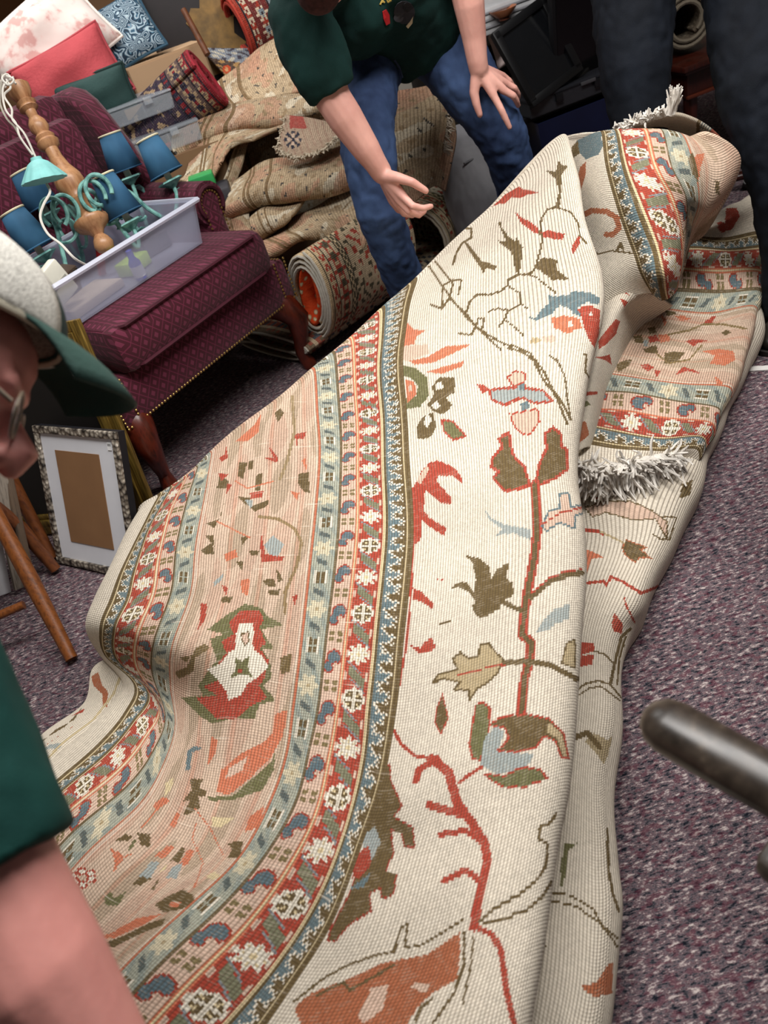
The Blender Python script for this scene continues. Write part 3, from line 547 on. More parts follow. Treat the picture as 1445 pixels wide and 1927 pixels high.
# lower left layer under the curled edge
pxB = [[(205,1238),(174,1262),(160,1325),(85,1380),(15,1447),(-70,1520)], [(218,1252),(205,1275),(183,1335),(106,1395),(33,1465),(-55,1540)], [(240,1268),(236,1290),(210,1352),(130,1420),(55,1490),(-30,1570)], [(262,1290),(255,1310),(230,1372),(150,1440),(75,1510),(-5,1590)]]
zB = [[.012] * 6, [.03] * 6, [.038] * 6, [.04] * 6]
netB = [[gz(*p, z) for p, z in zip(a, b)] for a, b in zip(pxB, zB)]
MB_ = [(K7, RUST, [(420,60),(450,40),(470,100),(495,130),(490,200),(470,190),(470,140),(430,100)]), (K7, OLIVE, [(380,200),(340,260),(260,300),(110,440),(180,360),(300,290),(370,210)]), (K7, RUST, [(130,450),(200,380),(340,285),(300,310),(190,390),(150,440)]), (K7, RUST, [(60,470),(110,460),(180,480),(170,497),(100,480)]), (K7, LTBLUE, [(230,370),(290,360),(280,385),(220,390),(180,440),(190,400)]), (K7, RED, [(330,240),(390,205),(380,225)]), (K7, YEL * .8, [(550,60),(520,140),(430,255),(280,370),(100,565)], 10)]
sheet('under_layer', netB, [0, 60, 110, 150], rugm, big, lambda U, V, X, Y: draw(np.full(U.shape + (3,), CREAM), X, Y, MB_), seed=2, wob=.002)
# lower right layer that runs out to the floor
pxC = [[(1330,480),(1260,620),(1200,760),(1070,900),(1060,1010),(1050,1100),(1045,1190),(1040,1320),(1025,1470),(1005,1600),(980,1720),(960,1840),(945,1980)],
       [(1395,490),(1330,640),(1280,790),(1175,925),(1165,1020),(1135,1110),(1108,1195),(1098,1330),(1085,1470),(1078,1610),(1070,1720),(1060,1850),(1035,1980)],
       [(1438,505),(1405,640),(1350,780),(1284,930),(1245,1030),(1199,1130),(1160,1200),(1146,1335),(1130,1475),(1136,1620),(1143,1715),(1132,1850),(1112,1980)],
       [(1450,512),(1424,645),(1364,785),(1304,940),(1262,1040),(1215,1138),(1178,1205),(1162,1340),(1146,1480),(1152,1625),(1160,1715),(1150,1850),(1130,1980)]]
zC = [[.16] * 4 + [.13] * 9, [.14] * 4 + [.12] * 9, [.10, .09, .08, .09, .09, .10, .09, .09, .09, .09, .09, .09, .09], [.05, .045, .04, .05, .05, .055, .05, .05, .05, .05, .05, .05, .05]]
netC = [[gz(*p, z) for p, z in zip(a, b)] for a, b in zip(pxC, zC)]
netC.append([np.array([p[0] - 0.012, p[1], 0.006]) for p in netC[-1]])
MC = [(K5, PINK * .93, [(965,380),(1040,350),(1170,350),(1260,390),(1330,440),(1330,520),(1280,430),(1180,435),(1060,400),(1000,420)], 0, OLIVE, 6), (K5, OLIVE, [(1130,560),(1150,525),(1240,560),(1215,570),(1260,610),(1210,605),(1190,630),(1150,600)], 0, RUST, 6),
      (K5, RED, [(960,480),(1020,485),(1050,500)], 14), (K5, BEIGE, [(1040,490),(1090,515),(1140,540)], 9), (K5, RED, [(960,725),(1050,715),(1060,735),(1080,695),(1130,715),(1210,765),(1290,725)], 13), (K5, RED, [(1140,790),(1150,830),(1180,890)], 8),
      (K5, CORAL, [(970,570),(1020,590),(1050,610),(1000,610),(970,680),(955,670)]), (K5, RED, [(1080,910),(1095,855),(1130,900),(1120,945),(1090,940)]), (K5, RED, [(935,990),(1000,995),(1005,1030),(940,1050)]), (K5, RED, [(930,1055),(1000,1045),(995,1090),(930,1105)]),
      (K5, OLIVE, [(1160,920),(1120,960),(1090,1080),(1070,1180)], 14), (K5, OLIVE, [(1140,960),(1110,1060),(1100,1180)], 8), (K5, OLIVE, [(1000,1030),(1050,1045),(1080,1080)], 8), (K5, OLIVE, [(925,1215),(960,1180),(1020,1165),(1070,1180),(1115,1235)], 9), (K5, OLIVE, [(920,1240),(980,1200),(1030,1190),(1110,1250)], 8),
      (K5, BEIGE * .8, [(960,1440),(1000,1400),(1060,1430),(1080,1400),(1060,1490),(1040,1540),(1000,1480)]), (K5, OLIVE, [(1300,420),(1370,420),(1340,520),(1300,520),(1270,500)], 7), (K5, CORAL, [(965,300),(1040,340),(1050,350),(980,330)]),
      (K6, OLIVE, [(1130,640),(1200,650),(1280,700),(1310,760),(1360,830)], 8), (K6, OLIVE, [(1130,670),(1220,690),(1290,740),(1360,800)], 8), (K6, OLIVE, [(1325,410),(1330,560),(1345,640),(1365,700)], 10), (K6, GREEN, [(1160,620),(1170,520),(1180,460),(1225,460),(1190,490),(1185,570),(1170,620)]), (K6, RUST, [(1230,980),(1290,960),(1320,900),(1345,890),(1340,1000),(1280,1015)]), (K6, OLIVE, [(1080,800),(1105,830),(1100,860)], 14), (K6, OLIVE, [(1210,80),(1260,60),(1300,110)], 20),
      (K4, OLIVE, [(1110,910),(1060,1000),(1030,1100)], 8), (K4, OLIVE, [(1000,1180),(960,1260),(930,1370)], 9), (K4, RUST, [(1000,1270),(1010,1300),(990,1320),(985,1280)]), (K4, OLIVE, [(720,1830),(770,1810),(760,1880),(710,1900)])]
sheet('under_layer', netC, [0, 70, 130, 165, 185], rugm, big, lambda U, V, X, Y: draw(np.full(U.shape + (3,), CREAM * .97), X, Y, MC), seed=3, wob=.006, wfreq=9)
# bordered end panel lying flat on the right, fringe at its near edge
wE = [740, 661, 608, 560, 521, 473, 360, 248, 200, 161, 113, 60, 4]
pxE = [[(1250,420),(1330,428),(1400,392),(1438,373)], [(1240,448),(1300,446),(1362,450),(1434,441)], [(1235,474),(1300,471),(1362,474),(1433,469)], [(1225,508),(1290,508),(1358,512),(1429,511)], [(1215,540),(1285,548),(1352,553),(1423,548)], [(1195,568),(1270,580),(1345,589),(1414,578)],
       [(1150,640),(1235,650),(1310,660),(1392,652)], [(1120,706),(1200,714),(1280,722),(1364,730)], [(1108,738),(1190,742),(1268,756),(1346,766)], [(1100,770),(1180,776),(1255,790),(1332,797)], [(1092,802),(1165,816),(1240,826),(1313,822)], [(1086,838),(1160,850),(1235,850),(1302,843)], [(1082,874),(1150,882),(1215,866),(1282,858)]]
zE = [[.27, .24, .20, .16]] + [[.25, .21, .17, .12]] * 5 + [[.23, .20, .17, .12]] * 3 + [[.22, .20, .17, .12]] * 4
netE = [[gz(*p, z) for p, z in zip(a, b)] for a, b in zip(pxE, zE)]
netE = [r + [np.array([r[-1][0] + .008, r[-1][1] - .006, r[-1][2] - .03])] for r in netE]
top = netE[0]; netE = [[p + np.array([.0, .16, -p[2] + .03]) for p in top], [p + np.array([.0, .07, -.02]) for p in top]] + netE
uE = [820, 780] + wE
ME = sm(K4, OLIVE, [(560,1080),(590,1070),(600,1100),(570,1110)], [(490,1120),(530,1110),(540,1150),(500,1150)], [(540,1180),(600,1160),(610,1200),(550,1200)], [(640,1200),(690,1190),(740,1200),(700,1240),(640,1250)], [(640,990),(680,985),(700,1010),(650,1020)], [(400,1260),(430,1240),(480,1230),(470,1260),(420,1290)], [(910,1100),(940,1085),(960,1100),(930,1115)]) + sm(K4, RED, [(560,1120),(600,1110),(620,1140),(570,1150)], [(740,1140),(790,1130),(850,1140),(800,1150),(780,1170)], [(870,1020),(890,1020),(860,1065),(820,1060)], [(520,1260),(560,1250),(590,1270),(560,1290)], [(690,1305),(730,1265),(780,1280),(815,1300),(750,1285)], [(590,1280),(620,1285),(600,1320)], [(940,500),(990,500),(1000,530),(960,600),(910,610),(890,570),(930,560)]) + sm(K4, CORAL, [(610,1110),(660,1110),(670,1140),(620,1150)], [(690,1020),(730,1020),(770,1035),(720,1045)], [(820,1190),(900,1180),(970,1190),(980,1230),(930,1260),(860,1250),(880,1210)], [(620,1010),(650,1040),(640,1070)], [(880,1310),(920,1340),(900,1370)]) + [(K4, OLIVE * 1.7, [(660,1110),(760,1090),(830,1060),(920,1060),(1030,1080)], 10), (K4, OLIVE * 1.7, [(600,1200),(660,1250),(760,1230),(820,1160)], 8), (K4, LTBLUE, [(540,1140),(560,1135),(560,1165),(540,1165)])]
sheet('bordered_panel', netE[::-1], uE[::-1], rugm, big, lambda U, V, X, Y: draw(rug_base(U, V * 1.0 + 30, 4), X, Y, ME, mask=((U > 252) & (U < 469)) | (U > 664)), seed=4, wob=.005, wfreq=8, unit=900, worn=lambda U, V: np.full(U.shape, .6), du=3.6, dv=3.2, rib=5.6, knot=6, cross=True)
# folded hood with the border at the head of the heap
pxD = [[(1068,262),(1085,330),(1105,410),(1120,480),(1124,530),(1120,590)], [(1134,251),(1144,309),(1167,387),(1195,465),(1212,510),(1232,548)], [(1164,249),(1179,309),(1206,387),(1234,465),(1244,515),(1250,560)], [(1212,250),(1230,315),(1258,372),(1276,436),(1278,490),(1268,545)],
       [(1245,251),(1264,317),(1290,372),(1290,428),(1284,482),(1274,535)], [(1298,262),(1328,312),(1325,385),(1302,432),(1288,474),(1278,524)], [(1332,282),(1386,318),(1350,395),(1306,434),(1287,470),(1277,515)]]
zD = [[.55,.52,.46,.40,.36,.30], [.60,.57,.51,.44,.40,.34], [.605,.58,.52,.45,.41,.33], [.60,.57,.51,.44,.38,.30], [.59,.555,.49,.40,.34,.27], [.555,.51,.44,.36,.30,.25], [.52,.45,.37,.31,.27,.24]]
netD = [[gz(*p, z) for p, z in zip(a, b)] for a, b in zip(pxD, zD)]
netD = [[c[0] + np.array([.01, .10, -.14]), c[0] + np.array([.0, .05, -.03])] + c for c in netD]
netD.append([p + np.array([.0, .05, -.07]) for p in netD[-1]])
MD = [(K4, B_ * .9, [(225,170),(290,135),(340,130),(350,200),(330,240),(270,260),(240,230),(200,230)]), (K4, OLIVE, [(200,200),(230,170),(240,230),(200,260)]), (K4, RUST, [(240,300),(270,270),(270,330),(240,430),(210,460),(220,400)]), (K4, RUST, [(250,530),(300,505),(370,510),(420,540),(430,590),(400,620),(370,620)], 26), (K4, OLIVE, [(420,700),(440,660),(450,690)], 14), (K4, OLIVE, [(290,720),(400,700),(530,715)], 8),
      (K4, CORAL, [(790,240),(830,235),(810,300),(800,360),(780,330),(770,280)]), (K4, OLIVE, [(750,260),(770,230),(790,290),(800,380),(770,330)]), (K4, OLIVE, [(880,360),(900,370),(900,430),(880,420)])]
uD = [820, 661, 608, 560, 521, 440, 360, 340]
sheet('folded_hood', netD[::-1], uD[::-1], rugm, big, lambda U, V, X, Y: draw(rug_base(U, V * .85, 5), X, Y, MD, mask=(U > 664) | (U < 517)), seed=5, wob=.004, worn=lambda U, V: np.full(U.shape, .5), unit=900, du=3.6, dv=3.2, rib=5.6, knot=6, cross=True)
# curled tail under the hood
pxG = [[(1100,555),(1105,610),(1098,660),(1082,720),(1072,790),(1066,860)], [(1168,548),(1150,592),(1135,640),(1115,700),(1100,780),(1088,850)], [(1232,552),(1188,582),(1164,628),(1148,684),(1126,764),(1104,842)], [(1262,570),(1215,605),(1180,650),(1160,700),(1136,775),(1112,850)]]
zG = [[.26,.25,.24,.22,.21,.20], [.34,.32,.30,.28,.26,.24], [.32,.29,.27,.25,.24,.23], [.25,.22,.21,.2,.2,.2]]
netG = [[gz(*p, z) for p, z in zip(a, b)] for a, b in zip(pxG, zG)]
MG = [(K4, RED, [(400,890),(440,885),(475,920),(440,905)]), (K4, RED, [(430,935),(460,945),(440,970)]), (K4, OLIVE, [(330,830),(400,790),(480,800),(590,850),(600,900),(540,880),(450,830),(350,880)]), (K4, RUST, [(340,850),(390,850),(360,890)]), (K4, RED, [(330,1180),(400,1100),(420,1040),(400,1030),(330,1140)]), (K4, RED, [(310,1220),(370,1200),(380,1250),(350,1230)]), (K4, RED, [(220,1400),(310,1380),(310,1395),(220,1420)]), (K4, GREEN, [(230,1440),(270,1430),(280,1450),(240,1470)]), (K4, RUST, [(215,1530),(260,1530),(270,1590),(230,1640),(210,1600)])]
sheet('curled_tail', netG, [0, 80, 150, 200], rugm, big, lambda U, V, X, Y: draw(np.full(U.shape + (3,), CREAM), X, Y, MG), seed=6, wob=.004)
# rear corner with fringe standing up behind the hood
pxF = [[(1150,262),(1200,262),(1270,262),(1325,275),(1360,300),(1396,325)], [(1165,247),(1200,243),(1268,221),(1310,228),(1352,254),(1396,300)]]
zF = [[.48, .48, .47, .45, .42, .38], [.575, .58, .60, .58, .53, .445]]
netF = [[gz(*p, z) + np.array([.0, .03, 0]) for p, z in zip(a, b)] for a, b in zip(pxF, zF)]
netF = [netF[0], [0.5 * (a + b) + np.array([.01, -.012, 0]) for a, b in zip(*netF)], netF[1]]
def colF(U, V, X, Y):
    c = np.full(U.shape + (3,), CREAM * .9); c[X > 1318] = BLUE; c[(X > 1318) & (np.sin(X * .9 + Y) > .4)] = WHITE; c[(X > 1312) & (X < 1319)] = LINE; c[X > 1338] = RED; c[(X > 1345) & (np.hypot(X - 1352, Y - 275) < 7)] = WHITE; return c
sheet('rear_corner', netF, [0, 40, 80], rugm, big, colF, seed=7, wob=.002)
# fringes
def fringe(name, base, dirs, n, L, seed, curl=1.0):
    r = np.random.default_rng(seed); mb = MB(); k = len(base)
    for i in range(n):
        f = r.uniform(0, k - 1); a = int(min(f, k - 2)); t = f - a
        p = base[a] * (1 - t) + base[a + 1] * t; d = dirs[a] * (1 - t) + dirs[a + 1] * t
        l = L * r.uniform(.55, 1.2); pts = [p]; w = r.normal(0, .5, 3) * .6
        for q in range(4):
            d = d + w * .28 * curl + r.normal(0, .22, 3) * curl; d = d / np.linalg.norm(d); pts.append(pts[-1] + d * l / 4)
        for q in pts: q[2] = max(q[2], .012)
        mb.tube(pts, [.0034, .0032, .003, .0026, .0016], n=4)
    return prop(mb.build(name, mat('ddd7ce', .9, var=.12, scale=40), big, local=False), kind='stuff')
b_ = [gz(1084,878,.225), gz(1120,884,.215), gz(1150,884,.205), gz(1190,878,.19), gz(1216,868,.178), gz(1250,862,.16), gz(1283,860,.13)]
dn = gz(1160,930,.15) - gz(1160,880,.2); dn /= np.linalg.norm(dn)
fringe('fringe', b_, [dn] * 5 + [dn + CU * .4] * 2, 420, .062, 3, .8)
fringe('fringe', [p + np.array([0, 0, .012]) for p in b_], [dn + np.array([0, 0, .5])] * 7, 260, .04, 5, 1.5)
q_ = [netF[2][1] , netF[2][1] * .5 + netF[2][2] * .5, netF[2][2]]
fringe('fringe', q_, [np.array([-.3, 0, .9])] * 3, 90, .03, 8, 1.2); fringe('fringe', [q_[2], q_[2] + (netF[2][3] - q_[2]) * .3], [np.array([.25, 0, 1.0])] * 2, 60, .06, 9, .5)
fringe('fringe', [netF[2][0], netF[2][1]], [np.array([-.1, 0, 1.0])] * 2, 50, .018, 10, 1.2)
# ------------------------------------------------------------------ people
def skin_mat(c, name='skin'):
    t = NT(name); t.rough(0.5, 0.35); b = np.array(lin(c)); f = t.noise(14, 4); g = t.noise(3.5, 3)
    c1 = t.ramp(f, [(0.3, tuple(b * (0.86, 0.78, 0.78))), (0.7, tuple(b * 1.08))])
    t.color(t.mix(t.math('MULTIPLY', g, 0.35), c1, tuple(b * (1.0, 0.72, 0.68))))
    t.b.inputs['Subsurface Weight'].default_value = 0.12; t.b.inputs['Subsurface Radius'].default_value = (0.012, 0.005, 0.003)
    t.bump(t.noise(120, 4), 0.15, 0.002); return t.m
def cloth_mat(c, c2, name, fold=9, bump=0.5, weave=500, r=0.85):
    t = NT(name); t.rough(r, 0.2); f = t.noise(fold, 4, stretch=(1, 1, 0.55), rough=0.6); w = t.noise(weave, 2)
    k = t.mix(t.math('MULTIPLY', w, 0.35), t.ramp(f, [(0.32, c), (0.68, c2)]), c)
    t.color(k); fb = t.noise(fold * 1.3, 2, stretch=(1, 1, 0.4)); t.bump(t.math('ADD', fb, t.math('MULTIPLY', w, 0.04)), bump, 0.03)
    return t.m
def blob(name, mb, m, parent, vox=0.008, it=6, fac=0.5):
    me = mesh(name, mb.v, mb.f); o = link(name, me, m, parent)
    r = o.modifiers.new('union', 'REMESH'); r.mode = 'VOXEL'; r.voxel_size = vox; r.use_smooth_shade = True
    s = o.modifiers.new('smooth', 'SMOOTH'); s.iterations = it; s.factor = fac
    return o
def crease(o, st, size):
    t = bpy.data.textures.new('creases', 'CLOUDS'); t.noise_scale = size; t.noise_type = 'HARD_NOISE'; t.noise_depth = 2
    d = o.modifiers.new('creases', 'DISPLACE'); d.texture = t; d.strength = st; d.mid_level = 0.5; d.texture_coords = 'LOCAL'
    s = o.modifiers.new('soften', 'SMOOTH'); s.iterations = 2
    return o
def T(mb, pts, n=14, **k):                                   # pts: (px, py, depth, radius)
    mb.tube([at(p[0], p[1], p[2]) for p in pts], [p[3] for p in pts], n=n, **k); return mb
def W_(mb, pts, n=14, **k):
    mb.tube([p[:3] for p in pts], [p[3] for p in pts], n=n, **k); return mb
denim = cloth_mat('222f4c', '42587f', 'denim', fold=7, bump=0.55)
dgreen = cloth_mat('0b2422', '123430', 'green_cotton', fold=6, bump=0.4)
navy = cloth_mat('05080f', '0d131d', 'navy_twill', fold=7, bump=0.5)
skin = skin_mat('dcab9d'); skin2 = skin_mat('d1938a')
shoe_m = mat('3a2a20', 0.45, var=0.2)
def shoe(parent, heel, toe_dir, m=shoe_m):
    d = Vector([float(q) for q in toe_dir]); d.z = 0; d.normalize(); M = frame((heel[0], heel[1], 0), d, (-d.y, d.x, 0))
    mb = MB()
    mb.tube([M @ Vector(p) for p in ((-.04, 0, .045), (.03, 0, .05), (.12, 0, .042), (.2, 0, .034), (.235, 0, .028))], [.042, .046, .046, .042, .026], n=14, flat=(0, 0, 1), flat_ratio=.85, round_end=True)
    mb.tube([M @ Vector(p) for p in ((-.02, 0, .05), (-.01, 0, .11))], [.042, .044], n=12)
    o = blob('shoe', mb, m, parent, .007, 3)
    sl = MB(); poly = [(-.085, -.03), (-.05, -.04), (.05, -.042), (.14, -.05), (.22, -.042), (.265, -.015), (.265, .015), (.22, .042), (.14, .05), (.05, .042), (-.05, .04), (-.085, .03)]
    sl.prism(poly, .014, M @ Matrix.Translation((0, 0, .001))).build('sole', mat('1c1815', .7), o, local=False)
    return o
# ---- the helper in jeans, bending with a hand on his knee
man = thing('person', 'person in dark green T-shirt and blue jeans bending forward with one hand on the knee', 'person', (0.55, 2.5, 0))
b = MB()
T(b, [(770,40,2.25,.10), (730,-20,2.12,.11), (680,-90,2.0,.11)], round_end=True)
T(b, [(680,-90,2.0,.10), (640,-100,1.85,.07), (612,-105,1.72,.058)], round_end=True)                       # neck
hc = at(596, -92, 1.63); b.ell(hc, (.078, .095, .105)); b.ell(at(598, -45, 1.60), (.055, .07, .06)); b.ell(at(580, -40, 1.53), (.014, .02, .018)); b.ell(at(655, -85, 1.63), (.012, .025, .032)); b.ell(at(534, -85, 1.63), (.012, .025, .032))
T(b, [(660,-90,1.95,.09), (575,-40,1.82,.07), (575,40,1.84,.06), (612,140,1.88,.05), (626,185,1.9,.047), (650,222,1.92,.046), (690,282,1.96,.037), (706,306,1.98,.031), (718,325,2.0,.029)], round_end=True)
T(b, [(720,-80,2.02,.09), (850,-140,1.98,.07), (862,-90,1.98,.05), (872,-50,1.98,.046), (883,10,2.02,.042), (892,70,2.07,.034), (898,115,2.105,.029), (901,130,2.12,.028)], round_end=True)
def hand(mb, wrist, kn, fing, thumb, r=.0095):
    for i, (k_, f_) in enumerate(zip(kn, fing)):
        T(mb, [(*wrist, .017), ((wrist[0] + k_[0]) / 2, (wrist[1] + k_[1]) / 2, (wrist[2] + k_[2]) / 2, .0155), (*k_, .0125)], n=10, round_end=True)
        q = [(*k_, r * 1.22)] + [(*p, r * s) for p, s in zip(f_, (1.1, .98, .84))]
        T(mb, q, n=10, round_end=True)
    T(mb, [(*p, q) for p, q in zip(thumb, (.018, .0145, .0118, .0095))], n=10, round_end=True)
hand(b, (716,322,2.0), [(760,371,2.0), (754,380,2.02), (747,383,2.045), (739,380,2.07)],
     [[(777,388,1.99), (796,392,2.0), (811,388,2.02)], [(770,398,2.02), (788,405,2.045), (799,397,2.08)], [(760,402,2.07), (776,405,2.10), (786,393,2.13)], [(750,395,2.10), (764,399,2.13), (772,389,2.15)]],
     [(727,331,1.99), (750,335,1.97), (776,343,1.965), (801,359,1.985)])
hand(b, (900,128,2.12), [(929,180,2.15), (948,170,2.16), (952,158,2.18), (947,145,2.2)],
     [[(944,208,2.165), (952,225,2.18), (959,240,2.195)], [(966,180,2.17), (972,190,2.19), (975,199,2.21)], [(968,166,2.19), (974,176,2.21), (975,184,2.23)], [(958,153,2.21), (964,162,2.23), (966,168,2.24)]],
     [(896,146,2.13), (892,176,2.15), (897,198,2.165), (903,216,2.18)])
blob('body', b, skin, man, .0042, 4)
b = MB()
T(b, [(800,75,2.24,.155), (775,45,2.19,.165), (735,-5,2.1,.175), (690,-65,2.0,.185), (650,-110,1.93,.15)], n=20, flat=CU, flat_ratio=.92)
T(b, [(650,-90,1.95,.11), (575,-25,1.82,.078), (566,30,1.83,.084), (585,90,1.86,.087), (612,145,1.88,.080), (628,176,1.9,.068)], n=18)
T(b, [(720,-100,2.02,.12), (838,-140,1.98,.088), (866,-90,1.98,.075), (872,-60,1.98,.072)], n=16)
b.ell(at(665, 20, 2.02), (.13, .13, .12)); T(b, [(660,-95,1.96,.15), (632,-108,1.85,.095), (622,-110,1.80,.075)], n=18); b.ell(at(800,-120,1.99), (.1, .1, .1)); b.ell(at(600,-60,1.86), (.09, .09, .09))
shirt = crease(blob('shirt', b, dgreen, man, .008, 4), .014, .08)
b = MB()
T(b, [(735,40,2.25,.11), (700,95,2.22,.108), (690,160,2.2,.098), (689,235,2.17,.088), (698,320,2.16,.080), (714,400,2.19,.073), (742,480,2.3,.067), (772,560,2.45,.066), (788,606,2.58,.069)], n=18)
T(b, [(795,40,2.25,.11), (835,90,2.23,.108), (880,155,2.24,.098), (920,212,2.27,.088), (946,258,2.31,.080), (962,310,2.38,.073), (976,370,2.5,.068), (998,450,2.7,.07)], n=18)
b.ell(at(768, 55, 2.27), (.17, .14, .13)); b.ell(at(765, 112, 2.24), (.075, .08, .055))
jeans = crease(blob('jeans', b, denim, man, .007, 5), .013, .05)
stc = mat('1b2840', .8)
b = MB(); T(b, [(742,112,2.13,.0035), (752,128,2.155,.0035), (757,146,2.175,.0035)], n=6).build('fly_seam', stc, jeans, local=False)
sh_l = shoe(man, at(790, 612, 2.6), (-.2, -1, 0)); sh_r = shoe(man, at(1000, 455, 2.72), (.15, -1, 0))
b = MB(); b.ell(hc + np.array([0, .02, .035]), (.086, .098, .09)); blob('hair', b, mat('3c2a22', .9, var=.3, scale=60, bump=.5), man, .008, 3)
b = MB(); b.ell(at(598, -22, 1.60), (.052, .05, .05)); b.ell(at(600, -40, 1.58), (.058, .06, .045)); blob('beard', b, mat('3a1f1d', .95, var=.4, scale=90, bump=.6), man, .007, 2)
for ex in (572, 622):
    MB().ell(at(ex, -78, 1.545), (.012, .012, .012)).build('eye', mat('d9d2ca', .2), man, local=False); MB().ell(at(ex, -77, 1.534), (.006, .006, .006)).build('iris', mat('2b2018', .2), man, local=False)
# printed emblem on the shirt, laid on its surface
from mathutils.bvhtree import BVHTree
def stick(name, src, poly, m, parent, off=.0025, thick=.0015):
    dg = bpy.context.evaluated_depsgraph_get(); dg.update(); bv = BVHTree.FromObject(src, dg); mi = src.matrix_world.inverted()
    vs = []
    for p in poly:
        o_ = Vector(CC); d_ = Vector(ray(*p)).normalized(); h_ = bv.ray_cast(mi @ o_, mi.to_3x3() @ d_)
        if h_[0] is None: return
        vs.append(src.matrix_world @ h_[0] - d_ * off)
    c = sum(vs, Vector()) / len(vs); n = len(vs); vs.append(c); nf = (vs[1] - vs[0]).cross(vs[2] - vs[0]).normalized()
    if nf.dot(Vector(FWD)) > 0: nf = -nf
    k = len(vs); vs2 = [v - nf * thick for v in vs]
    mb = MB(); mb.add(vs + vs2, [(n, i, (i + 1) % n) for i in range(n)] + [(k + n, k + (i + 1) % n, k + i) for i in range(n)] + [(i, k + i, k + (i + 1) % n, (i + 1) % n) for i in range(n)])
    return mb.build(name, m, parent, local=False, smooth=False)
bpy.context.view_layer.update()
circ = lambda cx, cy, rx, ry, n=14, a=0: [(cx + rx * math.cos(q) * math.cos(a) - ry * math.sin(q) * math.sin(a), cy + rx * math.cos(q) * math.sin(a) + ry * math.sin(q) * math.cos(a)) for q in (2 * math.pi * i / n for i in range(n))]
stick('emblem', shirt, [(720,22),(727,18),(733,28),(734,44),(727,48),(722,36)], mat('b01d22', .6), shirt, .004)
stick('emblem', shirt, circ(761, 24, 20, 22), mat('23242a', .6), shirt, .004)
stick('emblem', shirt, circ(750, 34, 9, 8), mat('3c3c42', .6), shirt, .006); stick('emblem', shirt, circ(766, 14, 8, 9), mat('101114', .6), shirt, .006)
stick('emblem', shirt, [(764,50),(772,40),(777,32),(776,44),(768,54)], mat('b8a888', .6), shirt, .005)
gold = mat('b59a4a', .6)
for pl in ([(714,8),(718,0),(720,0),(717,9)], [(718,0),(720,-1),(725,4),(723,6)], [(716,4),(722,2),(722,4),(717,6)], [(725,-4),(727,-4),(731,4),(729,5)], [(729,3),(736,0),(737,2),(730,6)]): stick('lettering', shirt, pl, gold, shirt, .004)
# ---- person in dark trousers at the head of the heap
man2 = thing('person', 'person in dark navy trousers standing at the far end of the heaped rug', 'person', (1.2, 2.05, 0))
b = MB()
hip = (at(1195,-120,1.98) + at(1400,-120,1.95)) / 2; up_ = np.array([0, 0, 1.0])
W_(b, [(*hip, .13), (*(hip + up_ * .2), .12), (*(hip + up_ * .42), .14), (*(hip + up_ * .5), .08), (*(hip + up_ * .6), .06)], round_end=True)
hd = hip + up_ * .70 + np.array([-.05, -.02, 0]); b.ell(hd, (.095, .078, .115)); b.ell(hd + np.array([-.1, 0, -.01]), (.02, .014, .02)); b.ell(hd + np.array([0, .08, 0]), (.025, .012, .032)); b.ell(hd + np.array([0, -.08, 0]), (.025, .012, .032))
for s in (-1, 1):
    sh = hip + up_ * .45 + np.array([.02, .2 * s, 0]); el = sh + np.array([-.05, .06 * s, -.28]); wr = el + np.array([-.12, -.08 * s, .18])
    W_(b, [(*sh, .06), (*el, .045), (*wr, .03), (*(wr + np.array([-.06, -.04 * s, .06])), .028)], round_end=True)
    for k in range(4): p = wr + np.array([-.06, -.04 * s + (k - 1.5) * .02, .06]); W_(b, [(*p, .011), (*(p + np.array([-.03, 0, .03])), .010), (*(p + np.array([-.07, 0, .03])), .008)], n=8, round_end=True)
    W_(b, [(*(wr + np.array([-.02, -.03 * s, .01])), .013), (*(wr + np.array([-.07, -.02 * s, .04])), .010)], n=8, round_end=True)
blob('body', b, skin, man2, .006, 4)
b = MB()
W_(b, [(*(hip + up_ * .02), .165), (*(hip + up_ * .25), .16), (*(hip + up_ * .45), .17), (*(hip + up_ * .52), .1)], flat=(0, 1, 0), flat_ratio=1.15)
for s in (-1, 1):
    sh = hip + up_ * .45 + np.array([.02, .2 * s, 0]); W_(b, [(*sh, .085), (*(sh + np.array([-.03, .04 * s, -.18])), .075)]); b.ell(sh, (.09, .09, .09)); W_(b, [(*(hip + up_ * .44), .13), (*sh, .085)])
blob('shirt', b, mat('4a4f58', .85, bump=.3, bscale=12), man2, .01, 3)
b = MB()
T(b, [(1200,-140,1.99,.12), (1192,-20,1.985,.112), (1192,60,1.98,.105), (1196,140,1.99,.095), (1203,215,2.02,.083), (1208,300,2.10,.072), (1205,400,2.22,.065), (1200,470,2.32,.066)], n=18)
T(b, [(1400,-140,1.96,.125), (1410,-20,1.93,.115), (1418,70,1.91,.112), (1432,180,1.89,.106), (1452,250,1.89,.094), (1472,340,1.91,.083), (1488,470,1.97,.076), (1492,590,2.04,.077)], n=18)
b.ell(hip + np.array([0, 0, .02]), (.15, .2, .13))
crease(blob('trousers', b, navy, man2, .008, 4), .014, .06)
hr = MB(); hr.ell(hd + np.array([.02, 0, .03]), (.1, .086, .098)); blob('hair', hr, mat('2c2420', .9, var=.3, scale=60, bump=.5), man2, .008, 3)
for s in (-1, 1): MB().ell(hd + np.array([-.088, .032 * s, .01]), (.012, .012, .012)).build('eye', mat('d9d2ca', .2), man2, local=False); MB().ell(hd + np.array([-.098, .032 * s, .01]), (.005, .006, .006)).build('iris', mat('2b2018', .2), man2, local=False)
shoe(man2, at(1200, 480, 2.36), (-.8, -.6, 0), mat('17130f', .4)); shoe(man2, (1.335, 1.76, 0), (-.85, -.55, 0), mat('17130f', .4))
